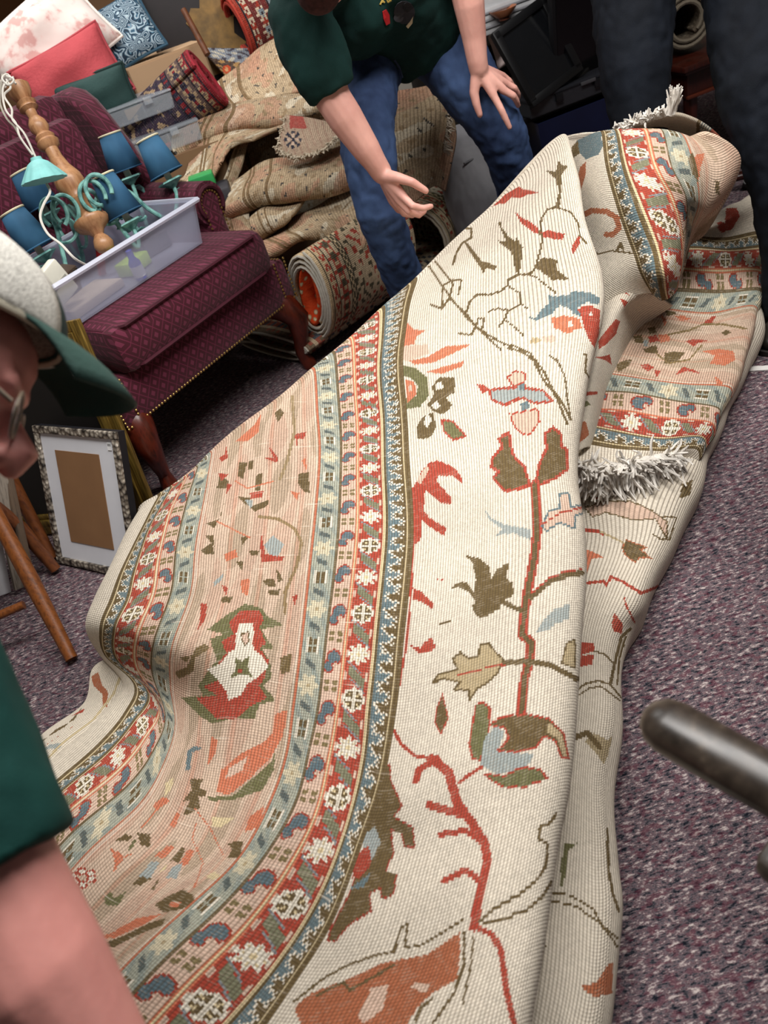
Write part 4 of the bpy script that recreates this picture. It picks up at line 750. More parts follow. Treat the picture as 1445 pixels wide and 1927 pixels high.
# ---- capped man close by on the left
man3 = thing('person', 'person in pale cap with dark green bill, glasses and green T-shirt leaning in at left', 'person', (-0.95, 0.45, 0))
HA = math.radians(15)
hf = CR * math.cos(HA) - CU * math.sin(HA) + FWD * 0.42; hf /= np.linalg.norm(hf)
hu = CU * math.cos(HA) + CR * math.sin(HA) + FWD * 0.28; hu = hu - hf * (hu @ hf); hu /= np.linalg.norm(hu)
hl = np.cross(hu, hf); hl = hl if hl @ FWD < 0 else -hl
HM = Matrix(((hf[0], hl[0], hu[0]), (hf[1], hl[1], hu[1]), (hf[2], hl[2], hu[2])))
HC = at(62, 868, 0.68) - hf * .128 + hu * .034
def hp(f, l, u): return HC + hf * f + hl * l + hu * u
b = MB()
b.ell(HC, (.098, .076, .105), HM); b.ell(hp(.035, 0, .045), (.078, .072, .06), HM); b.ell(hp(.012, 0, -.055), (.08, .062, .075), HM); b.ell(hp(.055, 0, -.09), (.045, .045, .035), HM)
b.tube([hp(.088, 0, .01), hp(.102, 0, -.012), hp(.118, 0, -.032), hp(.112, 0, -.044)], [.011, .013, .016, .012], n=10, round_end=True)
b.ell(hp(.1, .012, -.038), (.014, .012, .011), HM); b.ell(hp(.1, -.012, -.038), (.014, .012, .011), HM)
b.tube([hp(.092, .035, .022), hp(.1, 0, .02), hp(.092, -.035, .022)], .013, n=10, round_end=True)
b.tube([hp(.083, .022, -.068), hp(.098, 0, -.066), hp(.083, -.022, -.068)], .008, n=8, round_end=True); b.tube([hp(.082, .02, -.079), hp(.096, 0, -.08), hp(.082, -.02, -.079)], .008, n=8, round_end=True)
for s in (-1, 1):
    b.ell(hp(.062, .045 * s, -.03), (.03, .024, .03), HM); b.tube([hp(-.01, .075 * s, .015), hp(-.025, .083 * s, .005), hp(-.02, .082 * s, -.025), hp(-.002, .075 * s, -.04)], [.009, .011, .01, .009], n=8, round_end=True)
nk = hp(-.07, 0, -.10); b.tube([hp(-.03, 0, -.05), nk, hp(-.12, 0, -.16)], [.06, .06, .065], n=14, round_end=True)
pel = np.array([-1.02, .38, .86]); chest = hp(-.16, -.02, -.24)
b.tube([hp(-.1, 0, -.14), chest, (chest + pel) / 2], [.08, .12, .1], n=14, round_end=True)
arm_r = [(-300,1010,.60,.065), (-215,1200,.58,.058), (-110,1420,.57,.052), (-45,1590,.565,.05), (5,1700,.56,.05), (80,1830,.55,.047), (170,1960,.55,.038), (240,2060,.55,.031)]
T(b, arm_r, round_end=True)
w_ = (255, 2085, .55)
hand(b, w_, [(330,2180,.54), (310,2200,.55), (285,2210,.57), (262,2210,.59)], [[(380,2260,.55), (370,2320,.58), (340,2330,.61)], [(350,2290,.56), (340,2340,.6), (315,2340,.63)], [(320,2300,.58), (310,2345,.62), (290,2340,.65)], [(290,2290,.6), (285,2330,.64), (270,2330,.66)]], [(290,2090,.53), (340,2130,.52), (385,2190,.53), (410,2240,.55)])
T(b, [(-330,900,.85,.065), (-260,1150,.95,.055), (-180,1350,1.0,.047), (-120,1480,1.02,.035), (-100,1540,1.03,.03)], round_end=True)
blob('body', b, skin2, man3, .0042, 4)
b = MB()
b.tube([hp(-.10, 0, -.15), chest * .7 + hp(-.1, 0, -.15) * .3, chest, (chest + pel) / 2, pel + np.array([0, 0, -.02])], [.10, .16, .175, .17, .165], n=20)
T(b, [(-330,960,.62,.09), (-262,1120,.60,.085), (-180,1290,.58,.078), (-85,1470,.57,.071), (-8,1640,.56,.064)], n=18)
T(b, [(-330,900,.85,.085), (-270,1100,.92,.075), (-225,1230,.97,.068)], n=16); b.ell(at(-330,900,.85), (.092, .092, .092)); b.ell(at(-310,960,.61), (.095, .095, .095)); b.tube([chest, at(-330,900,.85)], [.13, .09], n=16); b.tube([chest, at(-320,960,.62)], [.13, .092], n=16)
crease(blob('shirt', b, cloth_mat('0f3531', '1b4a43', 'sleeve_cotton', 8, .35), man3, .007, 4), .01, .09)
b = MB()
for s in (-1, 1):
    q = pel + np.array([-.02, .1 * s, 0]); b.tube([q + np.array([0, 0, .05]), q + np.array([0, .02 * s, -.1]), (q[0] + .02, q[1] + .03 * s, .46), (q[0] - .04, q[1] + .03 * s, .1)], [.11, .1, .075, .068], n=16)
    shoe(man3, (q[0] - .04, q[1] + .03 * s, 0), (1, .1 * s, 0))
blob('jeans', b, denim, man3, .01, 4)
# cap
def capdome(lo, hi, inner):                                   # part of the crown between two forward limits
    nu, nv = 40, 14; vs = []; fs = []
    for i in range(nv + 1):
        a = math.radians(92) * (1 - i / nv)
        for j in range(nu + 1):
            q = lo + (hi - lo) * j / nu
            vs.append(hp(.016 + (.112 - inner) * math.sin(a) * math.cos(q), (.090 - inner) * math.sin(a) * math.sin(q), .078 + (.088 - inner) * math.cos(a) - .006 * math.sin(a) * math.cos(q)))
    for i in range(nv):
        for j in range(nu): k = i * (nu + 1) + j; fs.append((k, k + 1, k + nu + 2, k + nu + 1))
    return vs, fs
capm = NT('cap_mesh'); capm.rough(.9, .1); uvw = capm.noise(260, 2, stretch=(1, 1, 3)); capm.color(capm.ramp(uvw, [(.35, 'a8a59e'), (.6, 'dedbd2')])); capm.bump(uvw, .5, .002)
for nm, lo, hi, m in (('cap_mesh', math.radians(21), math.radians(339), capm.m), ('cap_front', math.radians(-21), math.radians(21), mat('1c302c', .9, bump=.3, bscale=300))):
    v, f = capdome(lo, hi, 0); o = link(nm, mesh(nm, v, f), m, man3); q = o.modifiers.new('thickness', 'SOLIDIFY'); q.thickness = .003
vs = []; fs = []; n1, n2 = 24, 6
for i in range(n1 + 1):
    q = math.radians(-50 + 100 * i / n1)
    for j in range(n2 + 1):
        k = j / n2; L = .078 * math.cos(q * .95) ** .7
        vs.append(hp(.014 + .109 * math.cos(q) + L * k, .088 * math.sin(q) * (1 - .06 * k), .075 - .034 * k * k - .012 * (math.sin(q) ** 2) * (.2 + k)))
for i in range(n1):
    for j in range(n2): k = i * (n2 + 1) + j; fs.append((k, k + 1, k + n2 + 2, k + n2 + 1))
o = link('cap_bill', mesh('cap_bill', vs, fs), mat('2a463f', .85, bump=.2, bscale=200), man3); q = o.modifiers.new('thickness', 'SOLIDIFY'); q.thickness = .004
b = MB(); b.tube([hp(.016 + .112 * math.cos(q), .091 * math.sin(q), .073) for q in (math.radians(a) for a in range(-180, 181, 12))], .0035, n=6); b.build('cap_band', mat('c9c2ae', .9), man3, local=False)
# glasses, hair, eyes
g = MB(); g.tube([hp(-.02, .083, .05), hp(.03, .083, .035), hp(.104, .072, -.004)], .0022, n=6)
g.tube([hp(-.02, -.083, .05), hp(.03, -.083, .035), hp(.104, -.072, -.004)], .0022, n=6)
for s in (-1, 1): g.tube([hp(.108, .038 * s + .028 * math.cos(q), -.006 + .02 * math.sin(q)) for q in (2 * math.pi * i / 20 for i in range(21))], .0016, n=6)
g.tube([hp(.102, .012, 0), hp(.108, 0, .004), hp(.102, -.012, 0)], .0016, n=6)
gl = g.build('glasses', mat('6b5e50', .4), man3, local=False)
gm = NT('lens'); gm.rough(.05); gm.color('e8ecf0'); gm.b.inputs['Alpha'].default_value = .35
for s in (-1, 1):
    l = MB(); l.prism([(.027 * math.cos(q), .019 * math.sin(q)) for q in (2 * math.pi * i / 20 for i in range(20))], .002, frame(hp(.108, .038 * s, -.008), hl, hu)); l.build('lens', gm.m, gl, local=False)
    e = MB(); e.ell(hp(.078, .034 * s, -.006), (.0125, .0125, .0125), HM).build('eye', mat('e6dfd8', .2), man3, local=False)
    e = MB(); e.ell(hp(.089, .034 * s, -.007), (.0035, .006, .006), HM).build('iris', mat('2b2018', .2), man3, local=False)
b = MB(); b.ell(hp(-.045, .055, -.005), (.05, .028, .035), HM); b.ell(hp(-.045, -.055, -.005), (.05, .028, .035), HM); b.ell(hp(-.065, 0, -.01), (.04, .06, .045), HM); b.tube([hp(.0, .074, .01), hp(.005, .073, -.02)], [.009, .006], n=8, round_end=True)
blob('hair', b, mat('8a8580', .95, var=.3, scale=120, bump=.6, bscale=200), man3, .006, 3)
# ------------------------------------------------------------------ burgundy wing chair
def damask():
    t = NT('burgundy_damask'); t.rough(0.75, 0.3); tc = t.n('ShaderNodeTexCoord'); s = t.n('ShaderNodeSeparateXYZ'); t.l(tc.outputs['Object'], s.inputs[0])
    p = t.math('MULTIPLY', t.math('ADD', s.outputs[0], t.math('MULTIPLY', s.outputs[1], 0.8)), 24.0)
    q = t.math('MULTIPLY', t.math('SUBTRACT', s.outputs[2], s.outputs[1]), 21.0)
    a = t.math('ABSOLUTE', t.math('SUBTRACT', t.math('FRACT', t.math('ADD', p, q)), 0.5)); b = t.math('ABSOLUTE', t.math('SUBTRACT', t.math('FRACT', t.math('SUBTRACT', p, q)), 0.5))
    mx = t.math('MAXIMUM', a, b); line = t.math('GREATER_THAN', mx, 0.46); dia = t.math('LESS_THAN', mx, 0.2)
    c = t.mix(line, '44061b', '6a1f3a'); c = t.mix(t.math('MULTIPLY', dia, 0.85), c, '742a44'); v = t.noise(500, 2)
    t.color(t.mix(t.math('MULTIPLY', v, 0.3), c, '28020f')); t.bump(v, 0.2, 0.001); t.b.inputs['Sheen Weight'].default_value = 0.15; return t.m
dm = damask(); welt = mat('3f081b', .8, var=.2, scale=60); mahog = wood('2c1009', '571f12', .28, 10, (5, 5, .8), 'mahogany'); brass = mat('b99a5c', .3, metal=.9, var=.1)
_a, _b = gz(320, 920), gz(575, 690); cw = (_b - _a) / np.linalg.norm(_b - _a); cb = np.array([-cw[1], cw[0], 0]); co = (_a + _b) / 2 + cb * .3
CM = frame(co, cw, cb)
def ch(x, y, z): return np.array(CM @ Vector((x, y, z)))
chair = thing('wing_chair', 'burgundy diamond patterned wing chair with brass nailheads and cabriole legs', 'armchair', mtx=CM)
MB().box((0, .03, .325), (.80, .74, .15), .02).build('seat_rail', dm, chair)
cu = MB(); cu.box((0, -.05, .462), (.66, .66, .15), .045); cush = cu.build('seat_cushion', dm, chair)
for z in (.405, .522): 
    w = MB(); r = .33; w.tube([(-.31, .2, z), (-.31, -.33, z), (-.27, -.375, z), (.27, -.375, z), (.31, -.33, z), (.31, .2, z)], .006, n=6).build('piping', welt, cush)
for s in (-1, 1):
    a = MB(); a.box((s * .365, .11, .48), (.09, .50, .22), .03); a.tube([(s * .365, -.135, .60), (s * .365, .36, .62)], .068, n=18); arm = a.build('arm', dm, chair)
    f = MB(); f.tube([(s * .365 + .052 * math.cos(q), -.142, .60 + .052 * math.sin(q)) for q in np.linspace(-.6, math.pi + .6, 12)], .007, n=6); f.build('piping', welt, arm)
    nl = MB()
    for q in np.linspace(-.5, math.pi + .5, 16): nl.ell((s * .365 + .04 * math.cos(q), -.139, .60 + .04 * math.sin(q)), (.0042, .003, .0042), n=6, m=4)
    for z in np.linspace(.42, .57, 12):
        for dx in (-.036, .036): nl.ell((s * .365 + dx, -.139, z), (.0042, .003, .0042), n=6, m=4)
    prop(nl.build('nail_trim', brass, arm), kind='stuff')
    # wing with rounded top
    pr = [(.05, .62), (.04, .70), (.07, .80), (.12, .90), (.15, .95), (.19, .985), (.24, 1.0), (.33, .99), (.34, .62)]
    wn = MB(); wn.prism(pr, .085, Matrix(((0, 0, 1, s * .365 - .0425), (1, 0, 0, .09), (0, 1, 0, 0), (0, 0, 0, 1)))); wn.build('wing', dm, chair, smooth=True, bevel=.022)
    # scooped skirt nails on the front corners
bk = MB(); bk.box((0, .35, .71), (.66, .12, .60), .045, rot=Matrix.Rotation(math.radians(-7), 3, 'X')); bk.build('backrest', dm, chair)
bc = MB(); bc.box((0, .265, .72), (.60, .09, .44), .04, rot=Matrix.Rotation(math.radians(-7), 3, 'X')); bc.build('back_cushion', dm, chair)
nl = MB()
for x in np.linspace(-.395, .395, 66): nl.ell((x, -.343, .262), (.0045, .003, .0045), n=6, m=4)
for s in (-1, 1):
    for z in np.linspace(.27, .395, 11):
        nl.ell((s * .395, -.342, z), (.0045, .003, .0045), n=6, m=4); nl.ell((s * .345, -.342, z), (.0045, .003, .0045), n=6, m=4)
    for y in np.linspace(-.33, .38, 48): nl.ell((s * .402, y, .262), (.003, .0045, .0045), n=6, m=4)
    for y in np.linspace(-.34, -.14, 16): nl.ell((s * .372, y, .402), (.0045, .0045, .003), n=6, m=4)
prop(nl.build('nail_trim', brass, chair), kind='stuff')
for s in (-1, 1):
    MB().tube([(s * .33, -.27, .27), (s * .352, -.31, .24), (s * .368, -.335, .19), (s * .36, -.325, .12), (s * .352, -.308, .06), (s * .358, -.318, .022), (s * .36, -.322, .004)], [.055, .052, .042, .028, .020, .027, .026], n=14).build('leg', mahog, chair)
    MB().tube([(s * .33, .35, .27), (s * .335, .37, .12), (s * .34, .41, .003)], [.03, .024, .022], n=10).build('leg', mahog, chair)
# ------------------------------------------------------------------ clear plastic bin on the seat
def clear(name, c, alpha=.38, r=.25):
    t = NT(name); t.rough(r, .5); t.color(c); t.b.inputs['Alpha'].default_value = alpha; t.bump(t.noise(20, 2), .05, .003); return t.m
binm = clear('bin_plastic', 'b9bdd2', .40); rimm = clear('rim_plastic', 'e2e5f5', .7)
def tub(name, x0, x1, y0, y1, z0, z1, taper, m, parent, t=.004, rim=True):
    mb = MB(); k = taper; R = lambda a, b, c, d, z: [(a, c, z), (b, c, z), (b, d, z), (a, d, z)]
    V = R(x0 + k, x1 - k, y0 + k, y1 - k, z0) + R(x0, x1, y0, y1, z1) + R(x0 + t, x1 - t, y0 + t, y1 - t, z1) + R(x0 + k + t, x1 - k - t, y0 + k + t, y1 - k - t, z0 + t)
    F = [(3, 2, 1, 0)] + [(i, (i + 1) % 4, 4 + (i + 1) % 4, 4 + i) for i in range(4)] + [(4 + i, 4 + (i + 1) % 4, 8 + (i + 1) % 4, 8 + i) for i in range(4)] + [(8 + i, 8 + (i + 1) % 4, 12 + (i + 1) % 4, 12 + i) for i in range(4)] + [(12, 13, 14, 15)]
    mb.add(V, F); return mb.build(name, m, parent, smooth=False, bevel=.008)
bx0, bx1, by0, by1, bz0, bz1 = -.36, .215, -.255, .11, .541, .665
binT = thing('plastic_bin', 'clear plastic bin on the burgundy chair seat holding lamp parts', 'bin', mtx=CM @ Matrix.Translation((0, 0, bz0)))
tub('shell', bx0, bx1, by0, by1, 0, bz1 - bz0, .02, binm, binT)
r_ = MB(); h_ = bz1 - bz0; r_.tube([(bx0 - .006, by0 - .006, h_), (bx1 + .006, by0 - .006, h_), (bx1 + .006, by1 + .006, h_), (bx0 - .006, by1 + .006, h_), (bx0 - .006, by0 - .006, h_)], .008, n=6); r_.build('rim', rimm, binT)
def chm(x, y, z, rz=0, rx=0, ry=0): return CM @ Matrix.Translation((x, y, z)) @ Matrix.Rotation(rz, 4, 'Z') @ Matrix.Rotation(ry, 4, 'Y') @ Matrix.Rotation(rx, 4, 'X')
t = thing('spray_bottle', 'small blue capped bottle with white label inside the clear bin', 'bottle', mtx=chm(-.05, -.215, .547))
MB().lathe([(0, .018), (.05, .018), (.062, .010), (.085, .010), (.088, .002)], 14).build('bottle_body', mat('2b46b8', .25), t); MB().lathe([(.008, .0188), (.04, .0188)], 14).build('paper_label', mat('dde2ea', .6), t)
prop(MB().box((0, 0, .02), (.10, .06, .04), .006).build('sponge_box', mat('a9c94a', .6), None), 'lime green box lying in the clear bin', 'box').matrix_world = chm(.0, -.13, .547, .2)
prop(MB().box((0, 0, .025), (.12, .10, .05), .004).build('dark_case', mat('4b4a55', .5), None), 'dark grey case at the right end of the clear bin', 'case').matrix_world = chm(.12, -.06, .547, -.1)
prop(MB().box((0, 0, .012), (.2, .12, .024), .003).build('paper_bundle', mat('b8a898', .8), None), 'beige paper bundle at the bottom of the clear bin', 'paper').matrix_world = chm(-.2, -.14, .547, .1)
t = thing('power_adapter', 'white flat power adapter sticking out of the clear bin', 'adapter', mtx=chm(-.285, -.19, .60, .15, 0, -.25))
MB().box((0, 0, .05), (.105, .03, .10), .006).build('adapter_case', mat('d6d3c4', .45), t); MB().box((0, -.016, .05), (.085, .003, .01), .001).build('seam', mat('8c8a80', .6), t)
prop(MB().box((0, 0, .06), (.028, .012, .15), .004).build('red_level', mat('a01f22', .4), None), 'red narrow tool leaning inside the clear bin', 'tool').matrix_world = chm(-.03, .0, .56, .3, .2, .35)
prop(MB().lathe([(0, .045), (.012, .05), (.02, .04), (.024, .01)], 18).build('white_dish', mat('e4e4e2', .3), None), 'small white round dish in the left of the clear bin', 'dish').matrix_world = chm(-.33, -.1, .61, 0, .4)
t = thing('coupling', 'brown ribbed metal coupling in the clear bin beside the lamp', 'fitting', mtx=chm(-.2, -.06, .56, .4, .3))
MB().box((0, 0, .045), (.07, .05, .09), .008).build('coupling_body', mat('4a3a30', .5), t)
for k in range(4): MB().box((-.024 + k * .016, -.027, .07), (.006, .004, .03), .001).build('rib', mat('2a221c', .5), t)
# ------------------------------------------------------------------ wooden chandelier with blue shades
c_base, c_top = at(203, 474, 2.22), at(30, 160, 2.16)
ax = c_top - c_base; LEN = np.linalg.norm(ax); ax /= LEN
chd = thing('chandelier', 'turned wooden chandelier with blue shades and verdigris arms tilted in the bin', 'chandelier', c_base)
CA = zframe(c_base, ax, (0, -1, 0)); turned = wood('8a5a3a', 'b98a62', .38, 12, (4, 4, .7), 'turned_wood')
prof = [(0, .012), (.01, .028), (.03, .034), (.05, .028), (.065, .018), (.085, .03), (.10, .054), (.115, .062), (.125, .06), (.13, .04), (.15, .028), (.19, .024), (.205, .034), (.215, .03), (.235, .036), (.265, .05), (.29, .047), (.33, .03), (.37, .022), (.40, .022), (.41, .034), (.425, .038), (.435, .03), (.445, .034), (.46, .022), (.48, .032), (.50, .03), (.525, .016), (.545, .018), (.555, .032), (.565, .028), (.575, .034), (.585, .022), (.61, .036), (.635, .04), (.645, .03)]
ks = LEN / .645; MB().lathe([(z * ks, r * .88) for z, r in prof], 24, CA).build('column', turned, chd, local=False)
verd = NT('verdigris'); verd.rough(.6, .4); _f = verd.noise(40, 4); verd.color(verd.ramp(_f, [(.35, '3d6f6c'), (.6, '7fb5ac')])); verd = verd.m
teal = mat('7fc0bd', .6, var=.12, scale=30)
shade_o = NT('shade_cloth'); shade_o.rough(.75, .2); _f = shade_o.noise(8, 3, stretch=(1, 1, .3)); shade_o.color(shade_o.ramp(_f, [(.3, '1e3f5c'), (.7, '3f6d8e')])); shade_o = shade_o.m
shade_t = mat('d8cfae', .7, var=.1); shade_in = mat('a8a6a0', .8)
shades = [((206,252,2.40), (233,315)), ((277,261,2.36), (315,329)), ((192,331,2.20), (237,405)), ((37,325,2.30), (84,390)), ((22,398,2.14), (75,468))]
axd = ax
for i, (tp, bt) in enumerate(shades):
    t0 = at(*tp); sc = tp[2] / 2.3; hgt = .112 * (1.06 if i == 2 else 1)
    b0 = at(bt[0], bt[1], tp[2] + .06); d0 = t0 - b0; d0 /= np.linalg.norm(d0)
    d1 = d0 * .75 + axd * .25; d1 /= np.linalg.norm(d1); b0 = t0 - d1 * hgt; M = zframe(b0, d1, (0, -1, 0))
    sh = MB().lathe([(0, .056), (hgt, .036)], 28, M); sh.f = [f for f in sh.f if len(f) == 4]
    so = sh.build('lamp_shade', shade_o, chd, local=False); md = so.modifiers.new('thickness', 'SOLIDIFY'); md.thickness = .002
    for z, r in ((.001, .0565), (hgt - .001, .0365)):
        MB().tube([np.array(M @ Vector((r * math.cos(q), r * math.sin(q), z))) for q in np.linspace(0, 2 * math.pi, 29)], .0022 if z < .01 else .003, n=6).build('trim', shade_o if z < .01 else shade_t, so, local=False)
    inn = MB().lathe([(.004, .0535), (hgt - .002, .0345)], 24, M); inn.f = [f for f in inn.f if len(f) == 4]; inn.build('lining', shade_in, so, local=False)
    MB().tube([np.array(M @ Vector((0, 0, -.03))), np.array(M @ Vector((0, 0, .06)))], .011, n=10).build('candle_sleeve', mat('cfc9b8', .6), chd, local=False)
    # bobeche leaf cup and arm
    MB().lathe([(-.045, .008), (-.035, .02), (-.025, .038), (-.02, .034)], 12, M, wob=lambda a, z: 1 + .22 * math.cos(5 * a)).build('leaf_cup', verd, chd, local=False)
    sck = np.array(M @ Vector((0, 0, -.045))); hub = c_base + ax * (.135 * ks); out = sck - hub; out = out - ax * (out @ ax); rad = np.linalg.norm(out); out /= rad + 1e-9
    h2 = (sck - hub) @ ax
    pts = [hub + out * .03, hub + out * rad * .3 + ax * .075, hub + out * rad * .5 + ax * .06, hub + out * rad * .62 - ax * .01, hub + out * rad * .8 + ax * (min(h2, 0) - .05), hub + out * rad * .97 + ax * (h2 - .035), sck]
    fine = herm(np.arange(len(pts)), np.array(pts), np.linspace(0, len(pts) - 1, 40)); MB().tube(fine, .0065, n=8).build('lamp_arm', verd, chd, local=False)
    c0 = hub + out * rad * .45 + ax * .005; MB().tube([c0 + (out * math.cos(q) + ax * math.sin(q)) * (.012 + .006 * q) for q in np.linspace(0, 5.5, 22)], .005, n=6).build('scroll', verd, chd, local=False)
    lf = sck + out * .03; MB().tube([sck - ax * .01, sck + out * .022 - ax * .005, sck + out * .042 - ax * .012, sck + out * .046 - ax * .028], [.006, .012, .009, .002], n=8, flat=ax, flat_ratio=.3).build('leaf', verd, chd, local=False)
hub = c_base + ax * (.20 * ks)
sd = np.cross(ax, -FWD); sd /= np.linalg.norm(sd)
for s, e in ((-1, 0), (-1, .03), (1, 0), (1, .025)):
    MB().tube([hub + sd * s * (.045 + e + .035 * math.cos(q)) + ax * (-.02 + .045 * math.sin(q)) - FWD * (.03 + e * .5) for q in np.linspace(-.6, 4.4, 26)], .0062, n=8).build('scroll', verd, chd, local=False)
# fluted ceiling canopy hanging on its cord
pc = at(72, 300, 2.06); pb = at(84, 340, 2.05); dz = pc - pb; dz /= np.linalg.norm(dz); M = zframe(pb, CU * .8 - CR * .22 - FWD * .32, (0, -1, 0))
can = thing('ceiling_canopy', 'fluted turquoise metal ceiling canopy hanging beside the wooden column', 'lamp part', pb)
cv = MB().lathe([(0, .062), (.006, .058), (.025, .044), (.045, .028), (.052, .016), (.060, .014)], 48, M, wob=lambda a, z: 1 + .045 * math.cos(14 * a) * max(0, 1 - z / .05)); o = cv.build('canopy_cup', teal, can, local=False)
cord_m = mat('cfcac0', .6); cordo = thing('lamp_cord', 'tangled white and bare lamp cords at the top of the wooden column', 'cord', at(20, 150, 2.1))
paths = [[(5,140,2.12),(0,190,2.1),(12,222,2.08),(28,240,2.08),(40,262,2.07),(58,288,2.06),(70,300,2.05)], [(25,145,2.1),(6,165,2.08),(10,205,2.07),(30,232,2.06),(38,258,2.05),(62,292,2.05)], [(12,150,2.1),(20,165,2.08),(8,180,2.08),(22,205,2.07),(24,226,2.06),(46,252,2.05),(68,298,2.05)], [(30,158,2.1),(14,140,2.1),(4,148,2.09),(16,160,2.08),(26,150,2.08),(12,143,2.08)]]
for i, p in enumerate(paths): MB().tube(herm(np.arange(len(p)), np.array([at(*q) for q in p]), np.linspace(0, len(p) - 1, 40)), .003, n=6).build('wire', cord_m if i else mat('a8a294', .5), cordo, local=False)
p = [(88,346,2.05),(94,362,2.04),(82,385,2.03),(76,410,2.03),(90,440,2.03),(115,460,2.02),(140,486,2.03),(165,500,2.1)]
o = MB().tube(herm(np.arange(len(p)), np.array([at(*q) for q in p]), np.linspace(0, len(p) - 1, 50)), .0036, n=6).build('power_cable', mat('e2ded4', .5), None, local=False)
prop(o, 'smooth white cord looping down from the turquoise canopy into the bin', 'cord')
# ------------------------------------------------------------------ boxes, pillows and cases behind the chair
def yb(px, py, y): v = ray(px, py); return CC + v * (y / v[1])
card = mat('a88766', .85, var=.08, scale=5, bump=.1, bscale=40); card_d = mat('7d5f44', .9, var=.1, scale=5); card_l = mat('bb9a78', .85, var=.06, scale=5)
def carton(label, c, size, rz, m=card, open_=False, name='cardboard_box', cat='box', tape=False):
    M = Matrix.Translation(Vector([float(q) for q in c])) @ Matrix.Rotation(rz, 4, 'Z'); t = thing(name, label, cat, mtx=M); sx, sy, sz = size; k = .006
    mb = MB(); mb.box((0, 0, k / 2), (sx, sy, k)); 
    for s in (-1, 1): mb.box((s * (sx / 2 - k / 2), 0, sz / 2), (k, sy, sz)); mb.box((0, s * (sy / 2 - k / 2), sz / 2), (sx, k, sz))
    mb.build('box_walls', m, t, smooth=False)
    if not open_:
        for s in (-1, 1): MB().box((0, s * sy / 4, sz + k / 2), (sx, sy / 2 - .003, k)).build('flap', m, t, smooth=False)
        if tape: MB().box((0, 0, sz + k + .0008), (sx, .05, .0012)).build('packing_tape', mat('b79a6b', .3), t, smooth=False)
    else:
        for s in (-1, 1):
            MB().box((0, s * (sy / 2 + sy * .16), sz + .02), (sx * .98, sy * .36, .005), rot=Matrix.Rotation(-s * .35, 3, 'X')).build('flap', m, t, smooth=False)
            MB().box((s * (sx / 2 + sx * .12), 0, sz + .03), (sx * .28, sy * .95, .005), rot=Matrix.Rotation(s * .4, 3, 'Y')).build('flap', m, t, smooth=False)
    return t
carton('large cardboard box under the pink and coral pillows behind the chair', (-.72, 3.42, 0), (.62, .5, .86), .1, card_d)
carton('tall open cardboard box in the top left corner behind the pillows', (-.62, 4.02, .0), (.75, .5, 1.32), .05, card_d, open_=True)
carton('tan cardboard box behind the small clear cases', (-.235, 3.42, 0), (.30, .28, .97), .25, card_l)
carton('cardboard box just left of the wooden stick', (.0, 3.72, 0), (.30, .3, 1.04), .25, card, tape=True)
carton('low cardboard box holding up the stacked clear cases', (-.30, 3.06, 0), (.36, .20, .70), .05, card_d)
def pillow(name, label, c, w, h, th, X, Y, m, pipe=None, pinch=.12):
    X = np.array(X, float); X /= np.linalg.norm(X); Y = np.array(Y, float); Y -= X * (X @ Y); Y /= np.linalg.norm(Y); Z = np.cross(X, Y)
    t = thing(name, label, 'pillow', c); n = 24; g = np.linspace(-1, 1, n + 1); U, V = np.meshgrid(g, g)
    for s in (1, -1):
        prof = ((1 - np.abs(U)**2.6).clip(0) * (1 - np.abs(V)**2.6).clip(0)) ** .55; pin = 1 - pinch * (U**2 * V**2) * 0 - .06 * (1 - np.abs(U)) * 0
        x = U * w / 2 * (1 - .07 * (1 - U**2) * 0 - .06 * (1 - V**2) * (np.abs(U) ** 3)); y = V * h / 2 * (1 - .06 * (1 - U**2) * (np.abs(V) ** 3))
        z = s * th / 2 * prof * (1 + .06 * np.sin(U * 5 + V * 3) + .05 * np.sin(V * 7 - U * 2)) if s == 1 else s * th / 2 * prof
        P = np.asarray(c) + x[..., None] * X + y[..., None] * Y + z[..., None] * Z
        if s == 1: P1 = P
        else: P2 = P
    me = mesh('cover', np.concatenate([P1.reshape(-1, 3), P2.reshape(-1, 3)]), [tuple(f) for f in quad_idx(n, n).reshape(-1, 4)] + [tuple(f + (n + 1) ** 2) for f in quad_idx(n, n, True).reshape(-1, 4)])
    bm = bmesh.new(); bm.from_mesh(me); bmesh.ops.remove_doubles(bm, verts=bm.verts, dist=1e-4); bm.to_mesh(me); bm.free()
    me.polygons.foreach_set('use_smooth', [True] * len(me.polygons))
    link('cover', me, m, t)
    if pipe:
        ring = list(P1[0, :]) + list(P1[1:, -1]) + list(P1[-1, ::-1][1:]) + list(P1[::-1, 0][1:]); MB().tube(ring, .006, n=6).build('piping', pipe, t, local=False)
    return t
def floral(base, c1, c2, sc, lo=.5):
    t = NT('floral_cloth'); t.rough(.85, .2); f = t.noise(sc, 3, rough=.6); g = t.noise(sc * 3.1, 4)
    c = t.ramp(t.math('MULTIPLY', f, t.math('ADD', g, .5)), [(lo, base), (lo + .06, c1), (lo + .12, c2)]); t.color(c); t.bump(t.noise(6, 3), .35, .02); return t.m
